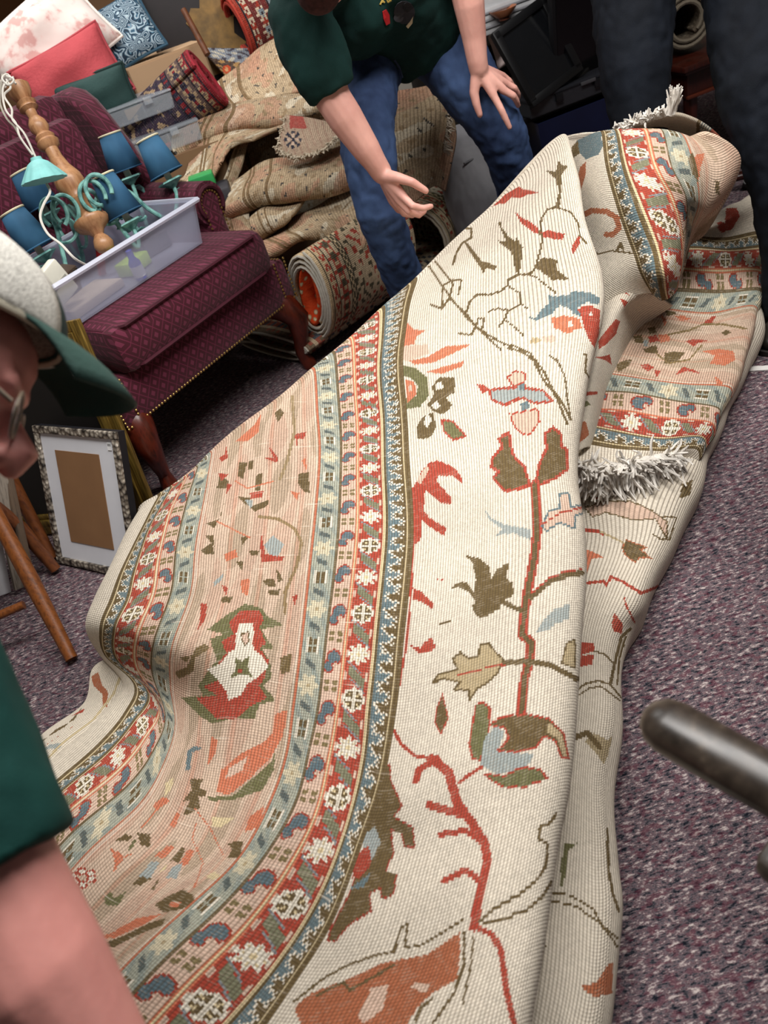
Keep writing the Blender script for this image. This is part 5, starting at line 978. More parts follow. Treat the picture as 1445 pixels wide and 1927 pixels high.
def paisley():
    t = NT('paisley_cloth'); t.rough(.7, .3); tc = t.n('ShaderNodeTexCoord'); nz = t.n('ShaderNodeTexNoise'); nz.inputs['Scale'].default_value = 12; t.l(tc.outputs['Object'], nz.inputs['Vector'])
    mx = t.n('ShaderNodeMix', data_type='RGBA'); mx.inputs[0].default_value = .12; t.l(tc.outputs['Object'], mx.inputs[6]); t.l(nz.outputs['Color'], mx.inputs[7])
    v = t.n('ShaderNodeTexVoronoi'); v.inputs['Scale'].default_value = 22; t.l(mx.outputs[2], v.inputs['Vector'])
    w = t.math('SINE', t.math('MULTIPLY', v.outputs['Distance'], 42.0)); t.color(t.ramp(t.math('ADD', t.math('MULTIPLY', w, .5), .5), [(.1, '14283a'), (.4, '2f5a74'), (.6, '6f95a6'), (.75, '7d6f80'), (.95, 'a9c0c8')])); t.bump(t.noise(8, 3), .2, .01); return t.m
hx, hz = np.array([.97, .22, 0]), np.array([0, -.3, .95])
pillow('throw_pillow', 'pale pink floral pillow leaning at the top of the pile', yb(88, 84, 3.28), .44, .29, .17, CR * .72 + CU * .69, CU * .72 - CR * .69 - FWD * .2, floral('e8d9d2', 'e6cdc6', 'd6a8a2', 9, .50), mat('efe3da', .8))
pillow('throw_pillow', 'coral red textured pillow under the pale pink one', yb(136, 152, 3.14), .35, .23, .15, CR * .86 + CU * .51, CU * .86 - CR * .51 - FWD * .35, mat('b5474d', .85, var=.1, bump=.5, bscale=90), mat('a9434a', .85))
pillow('throw_pillow', 'dark green pillow squashed beneath the coral one', yb(180, 186, 3.08), .27, .15, .10, CR * .95 + CU * .33, CU * .9 - CR * .3 - FWD * .8, mat('25403d', .85, var=.15, bump=.3, bscale=120), mat('1d3330', .85))
pillow('throw_pillow', 'blue paisley pillow standing behind the coral one', yb(232, 62, 3.36), .235, .235, .07, CR * .86 + CU * .51, CU * .95 - CR * .36, paisley(), mat('2c4c60', .8))
clr = clear('case_plastic', 'c3cad2', .30, .15)
def clearcase(label, c, size, X, inside, nm='organizer_case'):
    X = Vector([float(q) for q in X]).normalized(); M = frame(c, X, Vector((0, 0, 1)).cross(X)); t = thing(nm, label, 'case', mtx=M); sx, sy, sz = size
    tub('case_base', -sx / 2, sx / 2, -sy / 2, sy / 2, 0, sz * .8, .006, clr, t, .003); MB().box((0, 0, sz * .9), (sx + .008, sy + .008, sz * .16), .006).build('lid', clr, t)
    for k in (-.15, .18): MB().box((sx * k, 0, sz * .42), (.003, sy * .93, sz * .7)).build('divider', clr, t, smooth=False)
    for k in (-.25, .25): MB().box((sx * k, -sy / 2 - .006, sz * .8), (.03, .008, .022), .002).build('latch', clr, t)
    for q, (lb, ct, x, y, col, s3) in enumerate(inside):
        o = prop(MB().box((0, 0, s3[2] / 2), s3, .003).build(ct.replace(' ', '_'), mat(col, .6)), lb, ct); o.matrix_world = M @ Matrix.Translation((x, y, .006)) @ Matrix.Rotation(.5 * q, 4, 'Z')
    return t
clearcase('upper clear plastic organizer case below the dark green pillow', (-.39, 3.10, .838), (.34, .2, .062), (1, .12, 0), [('beige wooden block in the upper clear case', 'wood block', .03, -.02, 'a08468', (.07, .06, .035)), ('grey strip in the upper clear case', 'strip', -.1, 0, '777a80', (.02, .12, .02))])
clearcase('lower clear plastic organizer case with red tools inside', (-.35, 3.08, .722), (.36, .22, .07), (1, .12, 0), [('red screwdriver inside the lower clear case', 'screwdriver', .05, -.05, 'c23a3a', (.11, .014, .014)), ('red marker inside the lower clear case', 'marker', .07, -.02, 'b8383c', (.10, .012, .012)), ('dark pouch inside the lower clear case', 'pouch', -.1, 0, '3a3c44', (.09, .1, .03))])
prop(MB().box((0, 0, .022), (.09, .07, .044), .006).build('green_bin', mat('2f9a52', .45), None), 'small bright green box peeking out right of the blue shades', 'box').matrix_world = Matrix.Translation((-.215, 2.89, .595))
prop(MB().box((0, 0, .08), (.26, .13, .16), .01).build('clutter_box', mat('3c3b40', .5), None), 'dark grey box between the chair wing and the blue shades', 'box').matrix_world = Matrix.Translation((-.26, 2.87, .43))
# wooden stick and dark painting with golden ornament
s0, s1 = yb(345, 18, 3.3), yb(388, 98, 3.22); d = (s1 - s0); prop(MB().tube([s0, s1 + d * .06], [.011, .012], n=10).build('wooden_stick', wood('4a2a18', '6d4127', .4), None, local=False), 'brown wooden stick leaning by the dark painting', 'stick')
pm = frame(yb(400, 40, 3.5), (1, .05, 0), (0, .18, 1)); pt = thing('painting', 'dark painting with a golden scroll ornament behind the rolled rugs', 'painting', mtx=pm)
MB().box((0, 0, 0), (.46, .44, .02), .003).build('canvas', mat('1a1214', .6, var=.3), pt)
orn = [(-.07, -.17), (-.09, -.08), (-.06, -.03), (-.085, .02), (-.05, .06), (-.02, .05), (.0, .10), (.05, .13), (.08, .10), (.06, .05), (.09, .0), (.07, -.06), (.10, -.10), (.08, -.17)]
MB().prism([(x * 1.05 - .01, y) for x, y in orn], .006, Matrix.Translation((0, 0, .0)) @ Matrix.Translation((0, 0, .009)) if False else Matrix.Translation((0, 0, .010))).build('gold_ornament', mat('7a5c2a', .5, var=.45, scale=25), pt, smooth=False)
MB().box((0, -.225, .004), (.48, .02, .035), .004).build('frame_rail', mat('3a2a1c', .5), pt); MB().box((-.235, 0, .004), (.02, .46, .035), .004).build('frame_rail', mat('3a2a1c', .5), pt)
# ------------------------------------------------------------------ picture frames and wooden chair at the left edge
BL, BR, TL, TR = gz(110, 1058, .004), gz(262, 1092, .004), gz(-12, 812, .33), gz(168, 832, .35)
X = Vector(BR - BL); Xn = X.normalized(); Yv = Vector((TL + TR) / 2 - (BL + BR) / 2); FM = frame(BL, Xn, Yv); fw = X.length; fh = Yv.length
pf = thing('picture_frame', 'silver ornate picture frame with white mat and brown backing leaning on the chair', 'picture frame', mtx=FM)
silver = NT('ornate_silver'); silver.rough(.45, .5); silver.b.inputs['Metallic'].default_value = .4; _v = silver.n('ShaderNodeTexVoronoi'); _v.inputs['Scale'].default_value = 75; _tc = silver.n('ShaderNodeTexCoord'); silver.l(_tc.outputs['Object'], _v.inputs['Vector']); silver.color(silver.ramp(_v.outputs['Distance'], [(.1, 'c9c0b0'), (.5, '8a8074'), (.8, '2e2924')])); silver.bump(_v.outputs['Distance'], .9, .006); silver = silver.m
fr = .020; MB().box((fw / 2, fh / 2, -.0145), (fw, fh, .021)).build('backing_box', mat('17171c', .5), pf, smooth=False)
for c, s in (((fw / 2, fr / 2, 0), (fw, fr, .012)), ((fw / 2, fh - fr / 2, 0), (fw, fr, .012)), ((fr / 2, fh / 2, 0), (fr, fh - 2 * fr, .012)), ((fw - fr / 2, fh / 2, 0), (fr, fh - 2 * fr, .012))): MB().box(c, s, .003).build('moulding', silver, pf)
MB().box((fw / 2, fh / 2, -.0035), (fw - 2 * fr, fh - 2 * fr, .002)).build('mat_board', mat('dfe0e6', .7, var=.03), pf, smooth=False)
MB().box((fw / 2 - .005, fh / 2 + .005, -.0012), (fw - 2 * fr - .12, fh - 2 * fr - .10, .002)).build('brown_backing', mat('8a6544', .75, var=.06), pf, smooth=False)
MB().box((fw - fr - .018, fh - fr - .02, -.0012), (.014, .02, .002)).build('price_label', mat('f0f0f0', .6), pf, smooth=False)
for k in range(3): MB().box((fw - fr - .021 + k * .004, fh - fr - .016, .0002), (.0018, .006, .0006)).build('label_print', mat('333333', .6), pf, smooth=False)
gold_f = NT('gilt'); gold_f.rough(.45, .5); gold_f.b.inputs['Metallic'].default_value = .5; _f = gold_f.noise(30, 4, stretch=(6, .4, 6)); gold_f.color(gold_f.ramp(_f, [(.3, '3f2f12'), (.6, '8f7434'), (.75, 'b2964e')])); gold_f = gold_f.m
GB, GT_ = gz(306, 985, .005), gz(148, 600, .60); gy = Vector(GT_ - GB); gx = Vector((gy.y, -gy.x, 0)).normalized(); gx = gx if gx.x > 0 else -gx; G2 = GB - np.array(gx) * .60
GM = frame(G2, gx, gy); gh = gy.length; gwid = .60
gf = thing('picture_frame', 'large gilded picture frame standing behind the silver one', 'picture frame', mtx=GM)
for k, (o_, w, d) in enumerate(((0, .028, .018), (.028, .022, .030), (.050, .016, .012))):
    for c, s in (((gwid - o_ - w / 2, gh / 2, 0), (w, gh - 2 * o_, d)), ((o_ + w / 2, gh / 2, 0), (w, gh - 2 * o_, d)), ((gwid / 2, gh - o_ - w / 2, 0), (gwid - 2 * o_ - 2 * w, w, d)), ((gwid / 2, o_ + w / 2, 0), (gwid - 2 * o_ - 2 * w, w, d))): MB().box(c, s, .003).build('moulding', gold_f, gf)
MB().box((gwid / 2, gh / 2, -.004), (gwid - .13, gh - .13, .003)).build('dark_canvas', mat('14110f', .6), gf, smooth=False)
oak = wood('4a250d', '7d461c', .4, 14, (6, 6, .6), 'oak'); oak2 = wood('4a2410', '6d3c1c', .45, 14, (6, 6, .6), 'oak_dark')
wc = thing('wooden_chair', 'oak wooden chair with splayed round legs at the left edge', 'chair', gz(-90, 1200))
MB().tube([gz(135, 1240, .012), gz(60, 1095, .16), gz(-45, 900, .40)], [.015, .021, .018], n=12).build('leg', oak, wc, local=False)
MB().tube([gz(105, 1072, .012), gz(40, 995, .15), gz(-70, 905, .40)], [.015, .020, .018], n=12).build('leg', oak2, wc, local=False)
st = gz(45, 1138, .115); MB().tube([st, st + np.array([-.36, -.04, 0])], [.011, .012], n=10).build('stretcher', oak, wc, local=False)
MB().tube([gz(-45, 900, .40), gz(-45, 900, .40) + np.array([-.02, -.01, .02])], [.018, .018], n=10)
sc = (gz(-45, 900, .40) + gz(-70, 905, .40)) / 2 + np.array([-.18, -.08, .03]); MB().lathe([(0, .20), (.012, .22), (.03, .215), (.034, .19)], 28, Matrix.Translation(Vector(sc))).build('seat', oak, wc, local=False)
for dx, dy in ((-.16, -.12), (-.18, .1)): MB().tube([(sc[0] + dx * .7, sc[1] + dy * .7, sc[2]), (sc[0] + dx * 1.5, sc[1] + dy * 1.5, .012)], [.018, .015], n=10).build('leg', oak, wc, local=False)
for dy in (-.15, -.05, .05, .15): MB().tube([(sc[0] - .17, sc[1] + dy, sc[2] + .03), (sc[0] - .26, sc[1] + dy * 1.1, sc[2] + .42)], [.011, .009], n=8).build('spindle', oak, wc, local=False)
MB().tube([(sc[0] - .265, sc[1] - .21, sc[2] + .42), (sc[0] - .285, sc[1], sc[2] + .44), (sc[0] - .265, sc[1] + .21, sc[2] + .42)], .02, n=10, round_end=True).build('back_rail', oak, wc, local=False)
prop(MB().tube([gz(98, 1050, .012), gz(22, 905, .24), gz(-10, 850, .34)], [.016, .02, .018], n=12).build('easel_leg', oak2, None, local=False), 'reddish wooden rod beside the silver frame, meeting the chair leg', 'rod')
def board(label, p0, p1, wv, th, m):
    a, b_ = np.array(p0), np.array(p1); X = Vector(b_ - a); Wd = Vector([float(q) for q in wv]); M = frame(a, X, Wd); return prop_m(MB().box((X.length / 2, 0, 0), (X.length, Wd.length, th), .003).build('weathered_board', m), label, 'board', M)
def prop_m(o, l, c, M): o.matrix_world = M; return prop(o, l, c)
grey = wood('4b443c', '8a8074', .85, 14, (.6, 6, 6), 'weathered_wood')
board('grey weathered board leaning behind the wooden chair leg', gz(42, 1105, .012), gz(-8, 880, .34), (-.035, -.03, 0), .014, grey)
board('narrow brown board leaning nearest the silver frame', gz(62, 1108, .012), gz(12, 880, .32), (-.012, -.02, 0), .012, wood('3d3128', '5d4c3c', .8, 14, (.6, 6, 6), 'old_wood'))
board('white painted board at the left edge behind the chair', gz(2, 1120, .012), gz(-40, 900, .32), (-.04, -.04, 0), .012, mat('c9cace', .7))
# ------------------------------------------------------------------ dark chair arm in the near right corner
dkw = NT('dark_varnish'); dkw.rough(.32, .5); _f = dkw.noise(18, 5, stretch=(4, 4, .8)); dkw.color(dkw.ramp(_f, [(.3, '231c17'), (.6, '3d342c'), (.75, '5a4e42')])); dkw = dkw.m
tip, rear = gz(1262, 1368, .62), gz(1445, 1478, .62); ad = (rear - tip) / np.linalg.norm(rear - tip); side = np.array([-ad[1], ad[0], 0]); side = side if side[0] > 0 else -side
ac = thing('armchair', 'dark varnished wooden chair with a rounded arm in the near right corner', 'chair', (tip + ad * .25 + side * .28) * np.array([1, 1, 0]))
def av(a, s, z): return tip + ad * a + side * s + np.array([0, 0, z - tip[2]])
for s in (0, .54):
    MB().tube([av(0, s, .62), av(.06, s, .622), av(.2, s, .63), av(.42, s, .66)], [.025, .0245, .022, .02], n=16, round_end=True, flat=(0, 0, 1), flat_ratio=.8).build('arm', dkw, ac, local=False)
    MB().tube([av(.135, s + .008, .61), av(.135, s + .008, .58), av(.135, s + .008, .5), av(.135, s + .008, .44)], [.02, .026, .023, .026], n=12).build('arm_post', dkw, ac, local=False)
    MB().tube([av(.135, s + .008, .46), av(.135, s + .008, .2), av(.135, s + .008, .004)], [.026, .024, .02], n=12).build('leg', dkw, ac, local=False)
    MB().tube([av(.50, s, .44), av(.52, s, .2), av(.55, s, .004)], [.024, .022, .018], n=12).build('leg', dkw, ac, local=False); MB().tube([av(.46, s, .42), av(.50, s, .7), av(.56, s, 1.0)], [.022, .02, .018], n=12).build('back_post', dkw, ac, local=False)
se = MB(); M = frame(av(.30, .27, .445), ad, side); se.box((0, 0, 0), (.46, .52, .035), .012); o = se.build('seat', dkw, ac); o.matrix_parent_inverse = ac.matrix_basis.inverted() @ M
for k in (.78, .88, .98): MB().tube([av(.50 + (k - .7) * .2, 0, k), av(.53 + (k - .7) * .2, .27, k), av(.50 + (k - .7) * .2, .54, k)], .014, n=8).build('back_rail', dkw, ac, local=False)
# ------------------------------------------------------------------ rolled and crumpled rugs behind
rollm = rug_material('rolled_rug_pile', rib=.25, knot=.15, fuzz=.18)
def roll(name, part, label, c, axis, length, rx, rz, turns, colfn, back='c9c2b4', thick=.011, tilt=0.0, n_len=90, gap=1.25, start=0.0, hand=1):
    """a rug rolled up: a spiral strip pushed along its axis; colfn(a, s) gives the knot colours (a along the axis, s along the strip)"""
    A = Vector([float(q) for q in axis]).normalized(); S = Vector((0, 0, 1)).cross(A).normalized(); Z = A.cross(S)
    t = thing(name, label, 'rug', np.array(c) - np.array([0, 0, 0]))
    th = np.linspace(0, turns * 2 * math.pi, int(turns * 80)); k = 1 - (th / (2 * math.pi)) * thick * gap / max(rx, rz)
    ang = start + hand * th; x0 = np.cos(ang) * k * rx; z0 = np.sin(ang) * k * rz
    x = x0 * math.cos(tilt) - z0 * math.sin(tilt); z = x0 * math.sin(tilt) + z0 * math.cos(tilt)
    al = np.linspace(0, length, n_len + 1)
    P = np.array(c)[None, None, :] + al[:, None, None] * np.array(A) + x[None, :, None] * np.array(S) + z[None, :, None] * np.array(Z)
    s = np.concatenate([[0], np.cumsum(np.hypot(np.diff(x), np.diff(z)))])
    AA, SS = np.meshgrid(.5 * (al[1:] + al[:-1]), .5 * (s[1:] + s[:-1]), indexing='ij')
    U, V = np.meshgrid(al / .007, s / .006, indexing='ij')
    knit(part, P, V, U, colfn(AA, SS), rollm, t, None, thick)
    bt = MB(); bt.tube([P[0, i] for i in range(0, len(th), 4)], thick * .46, n=6).build('rug_edge', mat(back, .95, bump=.4, bscale=90), t, local=False)
    return t
def L_(h): return np.array(lin(h))
def persian(ground, border, c1, c2, line, per=.05, b0=.05, b1=.11, field='d8cbb3', seed=0):
    g, bo, a1, a2, li, fi = (L_(q) for q in (ground, border, c1, c2, line, field))
    def f(a, s):
        c = np.empty(a.shape + (3,)); c[:] = fi
        m = a < b1 + .02; c[m] = g
        for x0, x1 in ((.012, .018), (b0 - .004, b0), (b1, b1 + .005), (b1 + .022, b1 + .026)): c[(a > x0) & (a < x1)] = li
        z = (a > .018) & (a < b0 - .004); q = np.hypot((a - .033) / .01, ((s % .034) - .017) / .013); c[z & (q < 1)] = a1; c[z & (q < .45)] = bo
        z = (a >= b0) & (a < b1); c[z] = bo; q = np.hypot((a - (b0 + b1) / 2), ((s % per) - per / 2)); an = np.arctan2((s % per) - per / 2, a - (b0 + b1) / 2)
        c[z & (q < .020 + .005 * np.cos(6 * an))] = a1; c[z & (q < .012)] = a2; c[z & (q < .005)] = li
        d = np.abs(((s / per) % 1) * per - per) ; c[z & (np.hypot(a - (b0 + b1) / 2, ((s + per / 2) % per) - per / 2) < .008)] = g
        z = (a >= b1 + .005) & (a < b1 + .022); c[z & ((np.floor(s / .012) + np.floor(a / .012)) % 2 == 0)] = a2
        z = a >= b1 + .026; w = np.sin(a * 95 + 1.5 * np.sin(s * 60)) * np.sin(s * 80 + 1.4 * np.sin(a * 70 + seed)); c[z & (w > .55)] = a1; c[z & (w < -.6)] = a2; c[z & (np.abs(np.sin(a * 60 + s * 35 + 2 * np.sin(s * 40))) < .06)] = li
        r = np.random.default_rng(seed); return c * (1 + .08 * r.standard_normal(a.shape))[..., None]
    return f
# flat oval roll with an orange inside, beside the chair leg
e0 = gz(582, 560, .235); axd_ = np.array([.83, .56, 0])
oval = roll('rolled_rug', 'rolled_pile', 'oval rolled beige rug with orange inside standing next to the chair leg', e0, axd_, .44, .105, .175, 3.4, persian('cdb48f', 'c9b597', 'a8483a', '56503f', '4a4438', .045, .05, .10, 'c6b091', 3), 'b9b4a8', .013, .32, 100, 1.5, math.pi * .5, 1)
A_ = Vector(axd_).normalized(); S_ = Vector((0, 0, 1)).cross(A_); pp = []
for q in np.linspace(0, 2 * math.pi, 25)[:-1]:
    x0, z0 = .048 * math.cos(q), .118 * math.sin(q); pp.append(np.array(e0) + np.array(S_) * (x0 * math.cos(.32) - z0 * math.sin(.32)) + np.array([0, 0, 1]) * (x0 * math.sin(.32) + z0 * math.cos(.32)))
om = NT('orange_pile'); om.rough(.95, .1); _v = om.n('ShaderNodeTexVoronoi'); _v.inputs['Scale'].default_value = 34; _t = om.n('ShaderNodeTexCoord'); om.l(_t.outputs['Object'], _v.inputs['Vector']); om.color(om.ramp(_v.outputs['Distance'], [(.15, 'd9c9a8'), (.28, '8f8a66'), (.34, 'c8431f'), (.9, 'd4512a')])); om.bump(om.noise(150, 2), .5, .004)
oi = MB(); n = len(pp); oi.add([p + np.array(axd_) * .0 for p in pp] + [p + np.array(axd_) * .4 for p in pp], [(i, (i + 1) % n, n + (i + 1) % n, n + i) for i in range(n)] ); o = oi.build('orange_lining', om.m, oval, local=False); md = o.modifiers.new('thickness', 'SOLIDIFY'); md.thickness = .01
# flat folded layers under it
for k, (dx, lab) in enumerate(((0, 'lower folded patterned rug lying flat under the oval roll'), (.03, 'thin folded rug at the very bottom under the oval roll'))):
    roll('folded_rug', 'folded_pile', lab, gz(520 - 10 * k, 655 + 14 * k, .075 - .048 * k) + np.array([0, .05, 0]), (.83, .56, 0), .8, .20, .030 - .010 * k, 1.6, persian('6b5a48', 'b9a488', '8f4a3c', '4a5058', '39332c', .04, .04, .09, 'b7a68c', 5 + k), 'a8a296', .010, 0, 50, 1.2, 0, 1)
# cream floral roll behind the right boot of the helper
roll('rolled_rug', 'rolled_pile', 'rolled cream floral rug behind the helper between both legs', gz(775, 470, .17) + np.array([.02, .05, 0]), (.62, .78, 0), .55, .155, .155, 2.6, persian('cbb897', 'c7b592', 'a44536', '6c6a4e', '4f4636', .05, .06, .11, 'd9ceb6', 8), 'c4bba8', .011, 0, 100, 1.2, 1.2, -1)
# draped end of a worn rug with fringed edge, seen between the legs
wornm = rug_material('worn_rug_back', rib=.5, knot=.2, fuzz=.2)
def worn_col(seed, tint=1.0, bands=True):
    base, pk, br, dk, cr = (L_(q) for q in ('b8a284', 'bd8a72', '8d7353', '3c3a38', 'd9cbb2'))
    def f(U, V, X, Y):
        c = np.empty(U.shape + (3,)); c[:] = base * tint; r = np.random.default_rng(seed)
        w = np.sin(U / 31 + seed) * np.sin(V / 47 + 2 * seed) + .7 * np.sin(U / 13 + V / 22 + seed) * np.sin(V / 17); c[w > .45] = (pk * .55 + base * .45) * tint; c[w < -.65] = cr * tint * .95
        w2 = np.sin(U / 9 + 1.3 * np.sin(V / 14)) * np.sin(V / 11 + 1.1 * np.sin(U / 16 + seed)); c[(w2 > .78)] = (br * .6 + base * .4) * tint; c[(w2 < -.93)] = dk * 1.6; w3 = np.sin(U / 52 + 3 * seed) * np.sin(V / 71 + seed); c[w3 > .55] = c[w3 > .55] * .45 + pk * tint * .55
        if bands:
            for k in (0.18, 0.22, .36): m = np.abs(U / max(U.max(), 1) - k) < .012; c[m] = br * tint * .8
        return c * (1 + .08 * r.standard_normal(U.shape))[..., None]
    return f
dr = thing('draped_rug', 'worn beige rug with fringed edge bundled between the legs of the helper', 'rug', gz(800, 470))
net = [[at(*p) for p in r] for r in ([(690,190,2.72), (690,260,2.62), (705,330,2.6), (725,400,2.66)], [(735,175,2.66), (735,240,2.56), (745,320,2.54), (765,390,2.6)], [(785,168,2.62), (790,225,2.54), (790,300,2.54), (795,370,2.6)], [(826,162,2.6), (842,208,2.56), (832,285,2.58), (818,350,2.64)], [(835,170,2.66), (856,240,2.64), (850,300,2.66), (838,360,2.7)])]
sheet('draped_end', net, [0, 60, 110, 150, 175], wornm, dr, worn_col(2, .92), wob=.006, wfreq=12, unit=700, rib=6)
def edge_fringe(parent, pts, dr_, n, L, seed, c='b9ad9c'):
    r = np.random.default_rng(seed); mb = MB(); P = [at(*p) for p in pts]
    for i in range(n):
        f = r.uniform(0, len(P) - 1); a = int(min(f, len(P) - 2)); t = f - a; p = P[a] * (1 - t) + P[a + 1] * t; d = np.array(dr_) + r.normal(0, .35, 3); q = p + d * L * .5; e = q + (d + r.normal(0, .4, 3)) * L * .5; mb.tube([p, q, e], [.003, .0026, .0015], n=4)
    return prop(mb.build('fringe', mat(c, .9), parent, local=False), kind='stuff')
edge_fringe(dr, [(826,160,2.59), (843,208,2.55), (835,285,2.57)], CR * .7 - CU * .4, 120, .02, 4)
# soft grey bag
gb = thing('fabric_bag', 'grey fabric bag slumped behind the helper between rug and leg', 'bag', gz(900, 440)); bb = MB()
T(bb, [(868,265,2.78,.06), (872,310,2.76,.10), (892,370,2.78,.11), (905,430,2.84,.10)], n=16, round_end=True); bb.ell(at(900, 400, 2.84), (.11, .12, .10)); blob('bag_body', bb, cloth_mat('77767a', '8d8c8f', 'grey_canvas', 10, .6), gb, .012, 5)
sm_ = MB(); T(sm_, [(873,308,2.655,.004), (888,300,2.665,.004), (905,292,2.70,.004)], n=6); sm_.build('seam', mat('6a696c', .9), gb, local=False)
# the big crumpled rug heap
hp_ = thing('crumpled_rug', 'worn beige and pink rug crumpled in a tall heap behind the helper', 'rug', gz(520, 560))
K8, K9 = (300, 0, 3.141), (320, 330, 3.141)
def cnet(K, rows, ds): return [[at(K[0] + p[0] / K[2], K[1] + p[1] / K[2], d) for p in r] for r, d in zip(rows, ds)]
folds = [
 (K8, [[(170,660),(420,430),(560,325),(720,222),(900,100)], [(260,660),(430,520),(580,440),(760,330),(900,240)], [(330,665),(470,590),(620,530),(790,430),(930,400)], [(400,680),(520,630),(680,580),(820,550),(960,520)]], (2.80, 2.76, 2.74, 2.73), 1.14, 11),
 (K8, [[(190,710),(330,650),(520,600),(700,545),(930,545)], [(95,770),(300,690),(520,650),(720,600),(950,590)], [(72,880),(250,790),(480,715),(720,690),(960,620)], [(130,940),(265,850),(480,765),(720,745),(970,650)], [(230,940),(320,860),(500,790),(720,760),(970,690)]], (2.77, 2.67, 2.65, 2.68, 2.77), .98, 12),
 (K8, [[(220,800),(380,750),(540,770),(760,725),(970,610)], [(180,930),(330,830),(480,800),(640,785),(850,700)], [(150,1030),(290,960),(390,860),(500,825),(600,810)], [(120,1065),(268,1097),(345,1000),(400,875),(440,825)]], (2.75, 2.67, 2.65, 2.64), 1.06, 13),
 (K8, [[(450,1080),(600,990),(800,940),(960,900),(1120,850)], [(395,1180),(580,1060),(780,1010),(960,975),(1120,940)], [(365,1260),(560,1150),(760,1120),(950,1085),(1130,1040)], [(430,1290),(600,1200),(780,1190),(950,1155),(1130,1110)], [(520,1270),(640,1190),(800,1180),(960,1140),(1130,1090)]], (2.68, 2.57, 2.54, 2.58, 2.67), .98, 14),
 (K8, [[(590,1260),(650,1200),(740,1185),(860,1170)], [(545,1320),(620,1255),(720,1250),(810,1235)], [(560,1380),(650,1340),(730,1320),(775,1290)], [(640,1400),(690,1360),(740,1330),(790,1290)]], (2.63, 2.55, 2.54, 2.6), .95, 15),
 (K9, [[(520,410),(700,285),(880,195),(1080,80)], [(470,450),(700,335),(900,245),(1120,180)], [(540,475),(760,360),(960,310),(1160,370)], [(640,450),(800,380),(1010,405),(1130,455)], [(700,400),(830,370),(1010,370),(1100,400)]], (2.65, 2.55, 2.52, 2.55, 2.64), 1.0, 16),
 (K9, [[(255,140),(330,50),(500,110)], [(285,230),(350,165),(470,200)], [(300,330),(380,300),(475,275)], [(345,385),(420,405),(520,330)], [(420,440),(520,430),(600,380)]], (2.7, 2.6, 2.57, 2.56, 2.62), .92, 17),
 (K8, [[(480,790),(520,830),(500,900)], [(430,900),(480,950),(470,1010)], [(400,1010),(440,1060),(450,1080)], [(350,1140),(400,1160),(450,1150)]], (2.72, 2.71, 2.70, 2.68), .8, 18),
 (K8, [[(60,760),(330,640),(640,600),(900,560),(1200,520)], [(140,980),(360,880),(640,820),(900,790),(1200,760)], [(240,1180),(450,1080),(660,1040),(900,1000),(1180,980)], [(330,1330),(520,1280),(700,1240),(900,1200),(1160,1180)], [(400,1500),(580,1480),(760,1440),(950,1400),(1160,1380)]], (2.84, 2.82, 2.8, 2.78, 2.76), .6, 19)]
for K, rows, ds, tint, sd_ in folds:
    N_ = cnet(K, rows, ds); C_ = len(N_[0]); net = [[N_[r][c] for r in range(len(N_))] for c in range(C_)]
    uk = np.concatenate([[0], np.cumsum([np.linalg.norm(np.mean([np.array(net[c + 1][r]) - np.array(net[c][r]) for r in range(len(N_))], 0)) for c in range(C_ - 1)])]) * 800
    sheet('fold', net, list(uk), wornm, hp_, worn_col(sd_, tint), unit=800, wob=.007, wfreq=11, seed=sd_, thick=.013, rib=6, du=4, dv=4.5)
# turned-up corner showing the pile side
rows = [[(745,690), (880,700), (1050,735)], [(715,800), (850,815), (1065,790)], [(685,885), (810,935), (960,890)]]; N_ = cnet(K8, rows, (2.62, 2.56, 2.54)); net = [[N_[r][c] for r in range(3)] for c in range(3)]
def corner(U, V, X, Y):
    c = np.empty(U.shape + (3,)); c[:] = L_('b8a08a'); x, y = (X - 300) * 3.141, Y * 3.141
    c[np.abs(np.sin(x / 14 - y / 40)) < .25] = L_('a98a78'); q = np.hypot(x - 790, y - 835); an = np.arctan2(y - 835, x - 790); c[(q < 52) & (np.cos(8 * an) > -.3)] = L_('2c3244'); c[(q < 34) & (np.cos(4 * an) > .2)] = L_('d3b8a4'); c[q < 9] = L_('2c3244'); c[(x - 770 < (y - 700) * .35 + 80) & (y < 770) & (x > 770)] = L_('b0534c'); return c
sheet('turned_corner', net, [0, 90, 190], wornm, hp_, corner, unit=800, wob=.003, thick=.014, rib=6, du=4, dv=4)
edge_fringe(hp_, [(300 + x / 3.141, y / 3.141, d) for x, y, d in ((745,690,2.61), (690,880,2.53), (810,935,2.53), (960,890,2.53), (1060,800,2.55))], -CU * .5 - FWD * .5, 260, .016, 6, 'c6b9a4')
# navy and red rolls
c_ = yb(392, 148, 3.12); roll('rolled_rug', 'rolled_pile', 'navy and red patterned rug roll ending in a red rim beside the cardboard', c_, (-.93, .06, -.36), .50, .115, .105, 2.4, persian('7c1f2a', '5b4a48', '9c8468', '2a2a3c', '1f1c28', .04, .045, .10, '3a3040', 21), '8c1f2c', .016, 0, 90, 1.2, .6, 1)
c_ = yb(447, 55, 3.42); roll('rolled_rug', 'rolled_pile', 'red bordered rug roll lying on top of the heap at the back', c_, (.95, .22, .1), .7, .125, .125, 2.4, persian('9a3428', '6b2a2a', 'c9b8a0', '7f8b92', '2a2028', .055, .045, .115, '5a2a28', 22), 'a8382a', .016, 0, 100, 1.2, .6, -1)
fl = thing('folded_rug', 'blue floral rug corner folded over between the two red rolls', 'rug', yb(430, 130, 3.2))
N_ = cnet(K8, [[(250,285), (420,290), (640,300)], [(300,350), (440,340), (640,360)], [(400,460), (470,420), (600,420)]], (2.88, 2.86, 2.86)); net = [[N_[r][c] for r in range(3)] for c in range(3)]
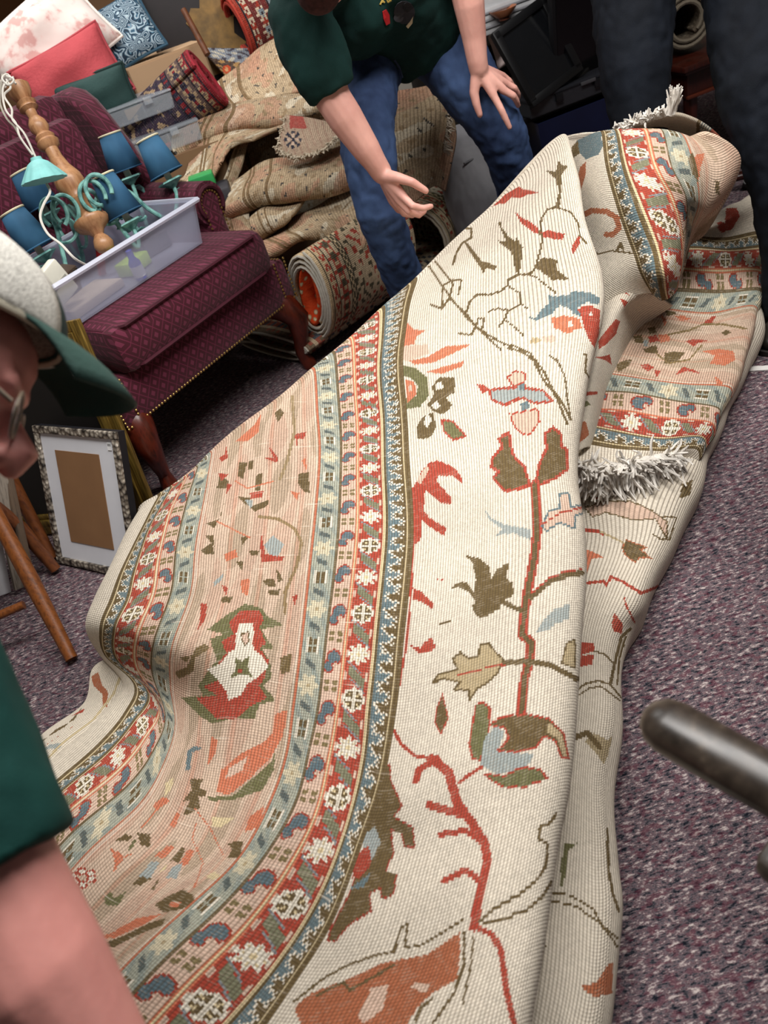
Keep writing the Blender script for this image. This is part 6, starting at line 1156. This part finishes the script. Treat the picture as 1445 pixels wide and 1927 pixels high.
def flc(U, V, X, Y):
    c = np.empty(U.shape + (3,)); c[:] = L_('7d8590'); w = np.sin(U / 7 + 1.5 * np.sin(V / 9)) * np.sin(V / 6 + np.sin(U / 11)); c[w > .4] = L_('b9b3a4'); c[w < -.5] = L_('3b3a48'); y = Y * 3.141; x = (X - 300) * 3.141
    m = (y - 290) > (x - 270) * .15 + 55; c[m] = L_('4a3a34'); c[m & (w > .3)] = L_('b08a58'); c[np.hypot(x - 400, y - 415) < 26] = L_('c9502e'); c[np.hypot(x - 400, y - 415) < 12] = L_('d9a070'); return c
sheet('folded_flap', net, [0, 70, 160], wornm, fl, flc, unit=800, wob=.004, thick=.014, rib=6, du=4, dv=4)
# ------------------------------------------------------------------ dark clutter on the right
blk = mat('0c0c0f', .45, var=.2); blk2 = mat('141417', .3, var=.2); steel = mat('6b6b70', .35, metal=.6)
def lf(c, X=(1, .1, 0)): X = Vector([float(q) for q in X]).normalized(); return frame(c, X, Vector((0, 0, 1)).cross(X))
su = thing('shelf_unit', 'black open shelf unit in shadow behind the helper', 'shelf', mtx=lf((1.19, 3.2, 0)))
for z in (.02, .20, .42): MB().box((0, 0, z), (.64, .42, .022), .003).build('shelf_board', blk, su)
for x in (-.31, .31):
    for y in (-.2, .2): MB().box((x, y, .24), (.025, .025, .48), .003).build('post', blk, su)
bt = thing('storage_tote', 'dark blue storage tote with pale grey lid rim on the lower shelf', 'tote', mtx=lf((1.24, 3.1, .215)))
tub('tote_body', -.22, .22, -.14, .14, .02, .19, .015, mat('141c3c', .35), bt, .004); MB().box((0, 0, .012), (.5, .34, .02), .006).build('lid', mat('6a6a6e', .5), bt); MB().lathe([(0, .045), (.003, .045)], 20, Matrix(((1, 0, 0, .16), (0, 0, 1, -.149), (0, 1, 0, .1), (0, 0, 0, 1)))).build('round_sticker', mat('4b4b4e', .5), bt)
tc_ = thing('tool_case', 'flat clear tool case with grey latches on the upper shelf', 'case', mtx=lf((1.23, 3.06, .433)))
tub('case_base', -.24, .24, -.12, .12, 0, .055, .006, clear('smoke_plastic', '3c3d42', .6), tc_, .003); MB().box((0, 0, .061), (.49, .25, .012), .004).build('lid', clear('smoke_lid', '33343a', .65), tc_)
for x in (-.12, .04, .15): MB().box((x, -.125, .04), (.03, .008, .03), .002).build('latch', blk2, tc_)
MB().box((.0, -.127, .055), (.06, .006, .012), .002).build('handle', steel, tc_)
for k, (x, y, z, rz, c, s, lb) in enumerate(((.10, 0, .067, .5, '101012', (.34, .03, .03), 'black camera tripod lying on the tool case'), (.2, .06, .067, .2, '18181b', (.14, .09, .08), 'black gadget with a round knob on the tool case'))):
    M = lf((1.23, 3.06, .437)) @ Matrix.Translation((x, y, z)) @ Matrix.Rotation(rz, 4, 'Z') @ Matrix.Rotation(-.25 * (k == 0), 4, 'Y')
    g = thing('gadget', lb, 'gadget', mtx=M); MB().box((0, 0, s[2] / 2), s, .006).build('gadget_body', mat(c, .35), g); MB().lathe([(0, .02), (.02, .018), (.022, .008)], 14, Matrix.Translation((s[0] * .3, -.01, s[2]))).build('knob', steel, g)
bl = thing('toy_ball', 'small yellow and orange ball on the shelf behind the knee', 'ball', mtx=Matrix.Translation(Vector(yb(1030, 128, 3.02)))); 
MB().ell((0, 0, 0), (.032, .032, .032)).build('ball_body', mat('b8902e', .5, var=.3, scale=20), bl); MB().lathe([(-.008, .0325), (.008, .0325)], 20, Matrix.Rotation(.6, 4, 'X')).build('stripe', mat('1f6b6b', .5), bl)
# glazed black frame leaning and black flat panel
A0, A1, A2 = yb(925, 65, 2.98), yb(1012, 0, 3.05), yb(985, 190, 2.90)
fx = Vector(A1 - A0); fm = frame(A0, fx, Vector(A2 - A0)); gw = fx.length * 1.12; ghh = Vector(A2 - A0).length * 1.1
gfz = thing('glass_panel', 'black framed glass panel leaning beside the hand on the knee', 'panel', mtx=fm)
for c, s in (((gw / 2, .012, 0), (gw, .03, .025)), ((gw / 2, ghh, 0), (gw, .03, .025)), ((.012, ghh / 2, 0), (.03, ghh, .025)), ((gw - .012, ghh / 2, 0), (.03, ghh, .025))): MB().box(c, s, .003).build('frame_bar', blk, gfz)
MB().box((gw / 2, ghh / 2, .002), (gw - .03, ghh - .03, .004)).build('glass', mat('141518', .15, var=.1, spec=.6), gfz, smooth=False)
B0 = yb(1035, 40, 2.98); M = frame(B0, (1, .25, 0), (0, .12, -1)); tv = thing('flat_screen', 'black flat screen standing behind the leg in dark trousers', 'screen', mtx=M @ Matrix.Translation((0, -.18, 0)))
MB().box((.25, .22, 0), (.50, .46, .03), .006).build('screen_body', blk, tv); MB().box((.25, .22, -.0155), (.47, .42, .003)).build('screen_face', mat('050507', .15), tv, smooth=False); MB().box((.25, .22, .0155), (.47, .42, .003)).build('screen_face', mat('050507', .15), tv, smooth=False)
wb = thing('white_case', 'white ribbed appliance case at the top edge beside the forearm', 'case', mtx=lf(yb(938, 12, 3.35) + np.array([0, 0, -.06]), (1, .06, 0)))
MB().box((0, 0, .04), (.36, .24, .09), .01).build('case_body', mat('b8b8ba', .5), wb)
for z in (.012, .035, .058): MB().box((0, -.122, z + .01), (.34, .008, .008), .002).build('ridge', mat('8c8c90', .5), wb)
pillow('bed_pillow', 'pink floral pillow behind the black screen at the top edge', yb(1010, 12, 3.45), .5, .3, .14, (1, .1, .1), (0, .5, .9), floral('e6cfcb', 'c98a8c', 'a85a66', 10, .48))
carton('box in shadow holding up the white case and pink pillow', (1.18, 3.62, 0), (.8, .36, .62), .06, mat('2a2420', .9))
tp = thing('trinket_dish', 'small copper dish tucked below the pink pillow', 'dish', mtx=Matrix.Translation(Vector(yb(948, 30, 3.2)))); MB().lathe([(0, .03), (.02, .05), (.025, .052), (.022, .045), (.006, .03), (.006, .0)], 20).build('dish_bowl', mat('a86a4a', .35), tp); MB().lathe([(-.012, .02), (0, .024)], 14).build('foot', mat('6a4030', .4), tp)
# low mahogany table with a rolled rug on it
tb = lf((1.96, 3.18, 0), (1, .1, 0)); mahog = wood('1c0a06', '3c150c', .3, 10, (5, 5, .8), 'dark_mahogany'); tbl = thing('coffee_table', 'low mahogany table with moulded edge behind the person in dark trousers', 'table', mtx=tb)
MB().box((0, 0, .435), (.85, .6, .022), .006).build('table_top', mahog, tbl); MB().box((0, 0, .418), (.82, .57, .014), .004).build('edge_moulding', mahog, tbl); MB().box((0, 0, .365), (.76, .5, .09), .004).build('apron', mahog, tbl); MB().box((0, -.253, .325), (.77, .014, .012), .003).build('bead', wood('3a160d', '5c2716', .3, 10, (.6, 5, 5), 'mahogany_light'), tbl)
for x in (-.34, .34):
    for y in (-.21, .21): MB().tube([(x, y, .33), (x, y, .2), (x, y, .02), (x, y, .003)], [.028, .024, .02, .022], n=10).build('leg', mahog, tbl)
roll('rolled_rug', 'rolled_pile', 'brown rolled rug with a dark open end lying on the mahogany table', yb(1293, 38, 2.98), (.15, .98, 0), .5, .10, .10, 2.6, persian('5a5044', '4d453a', '6b6152', '3a352e', '2a2620', .05, .05, .1, '554b40', 31), '6d6456', .016, 0, 40, 1.2, .4, 1)
cf = thing('table_foot', 'curved mahogany furniture foot with dark caster near the rug hood', 'furniture foot', gz(1395, 350))
MB().tube([gz(1362, 338, .055), gz(1385, 333, .055), gz(1412, 326, .055), gz(1450, 312, .06)], [.018, .022, .022, .02], n=12, flat=(0, 0, 1), flat_ratio=.7).build('foot_bar', mahog, cf, local=False); MB().tube([gz(1406, 352, .002), gz(1406, 340, .04)], [.02, .014], n=12).build('caster', mat('15100d', .35), cf, local=False)
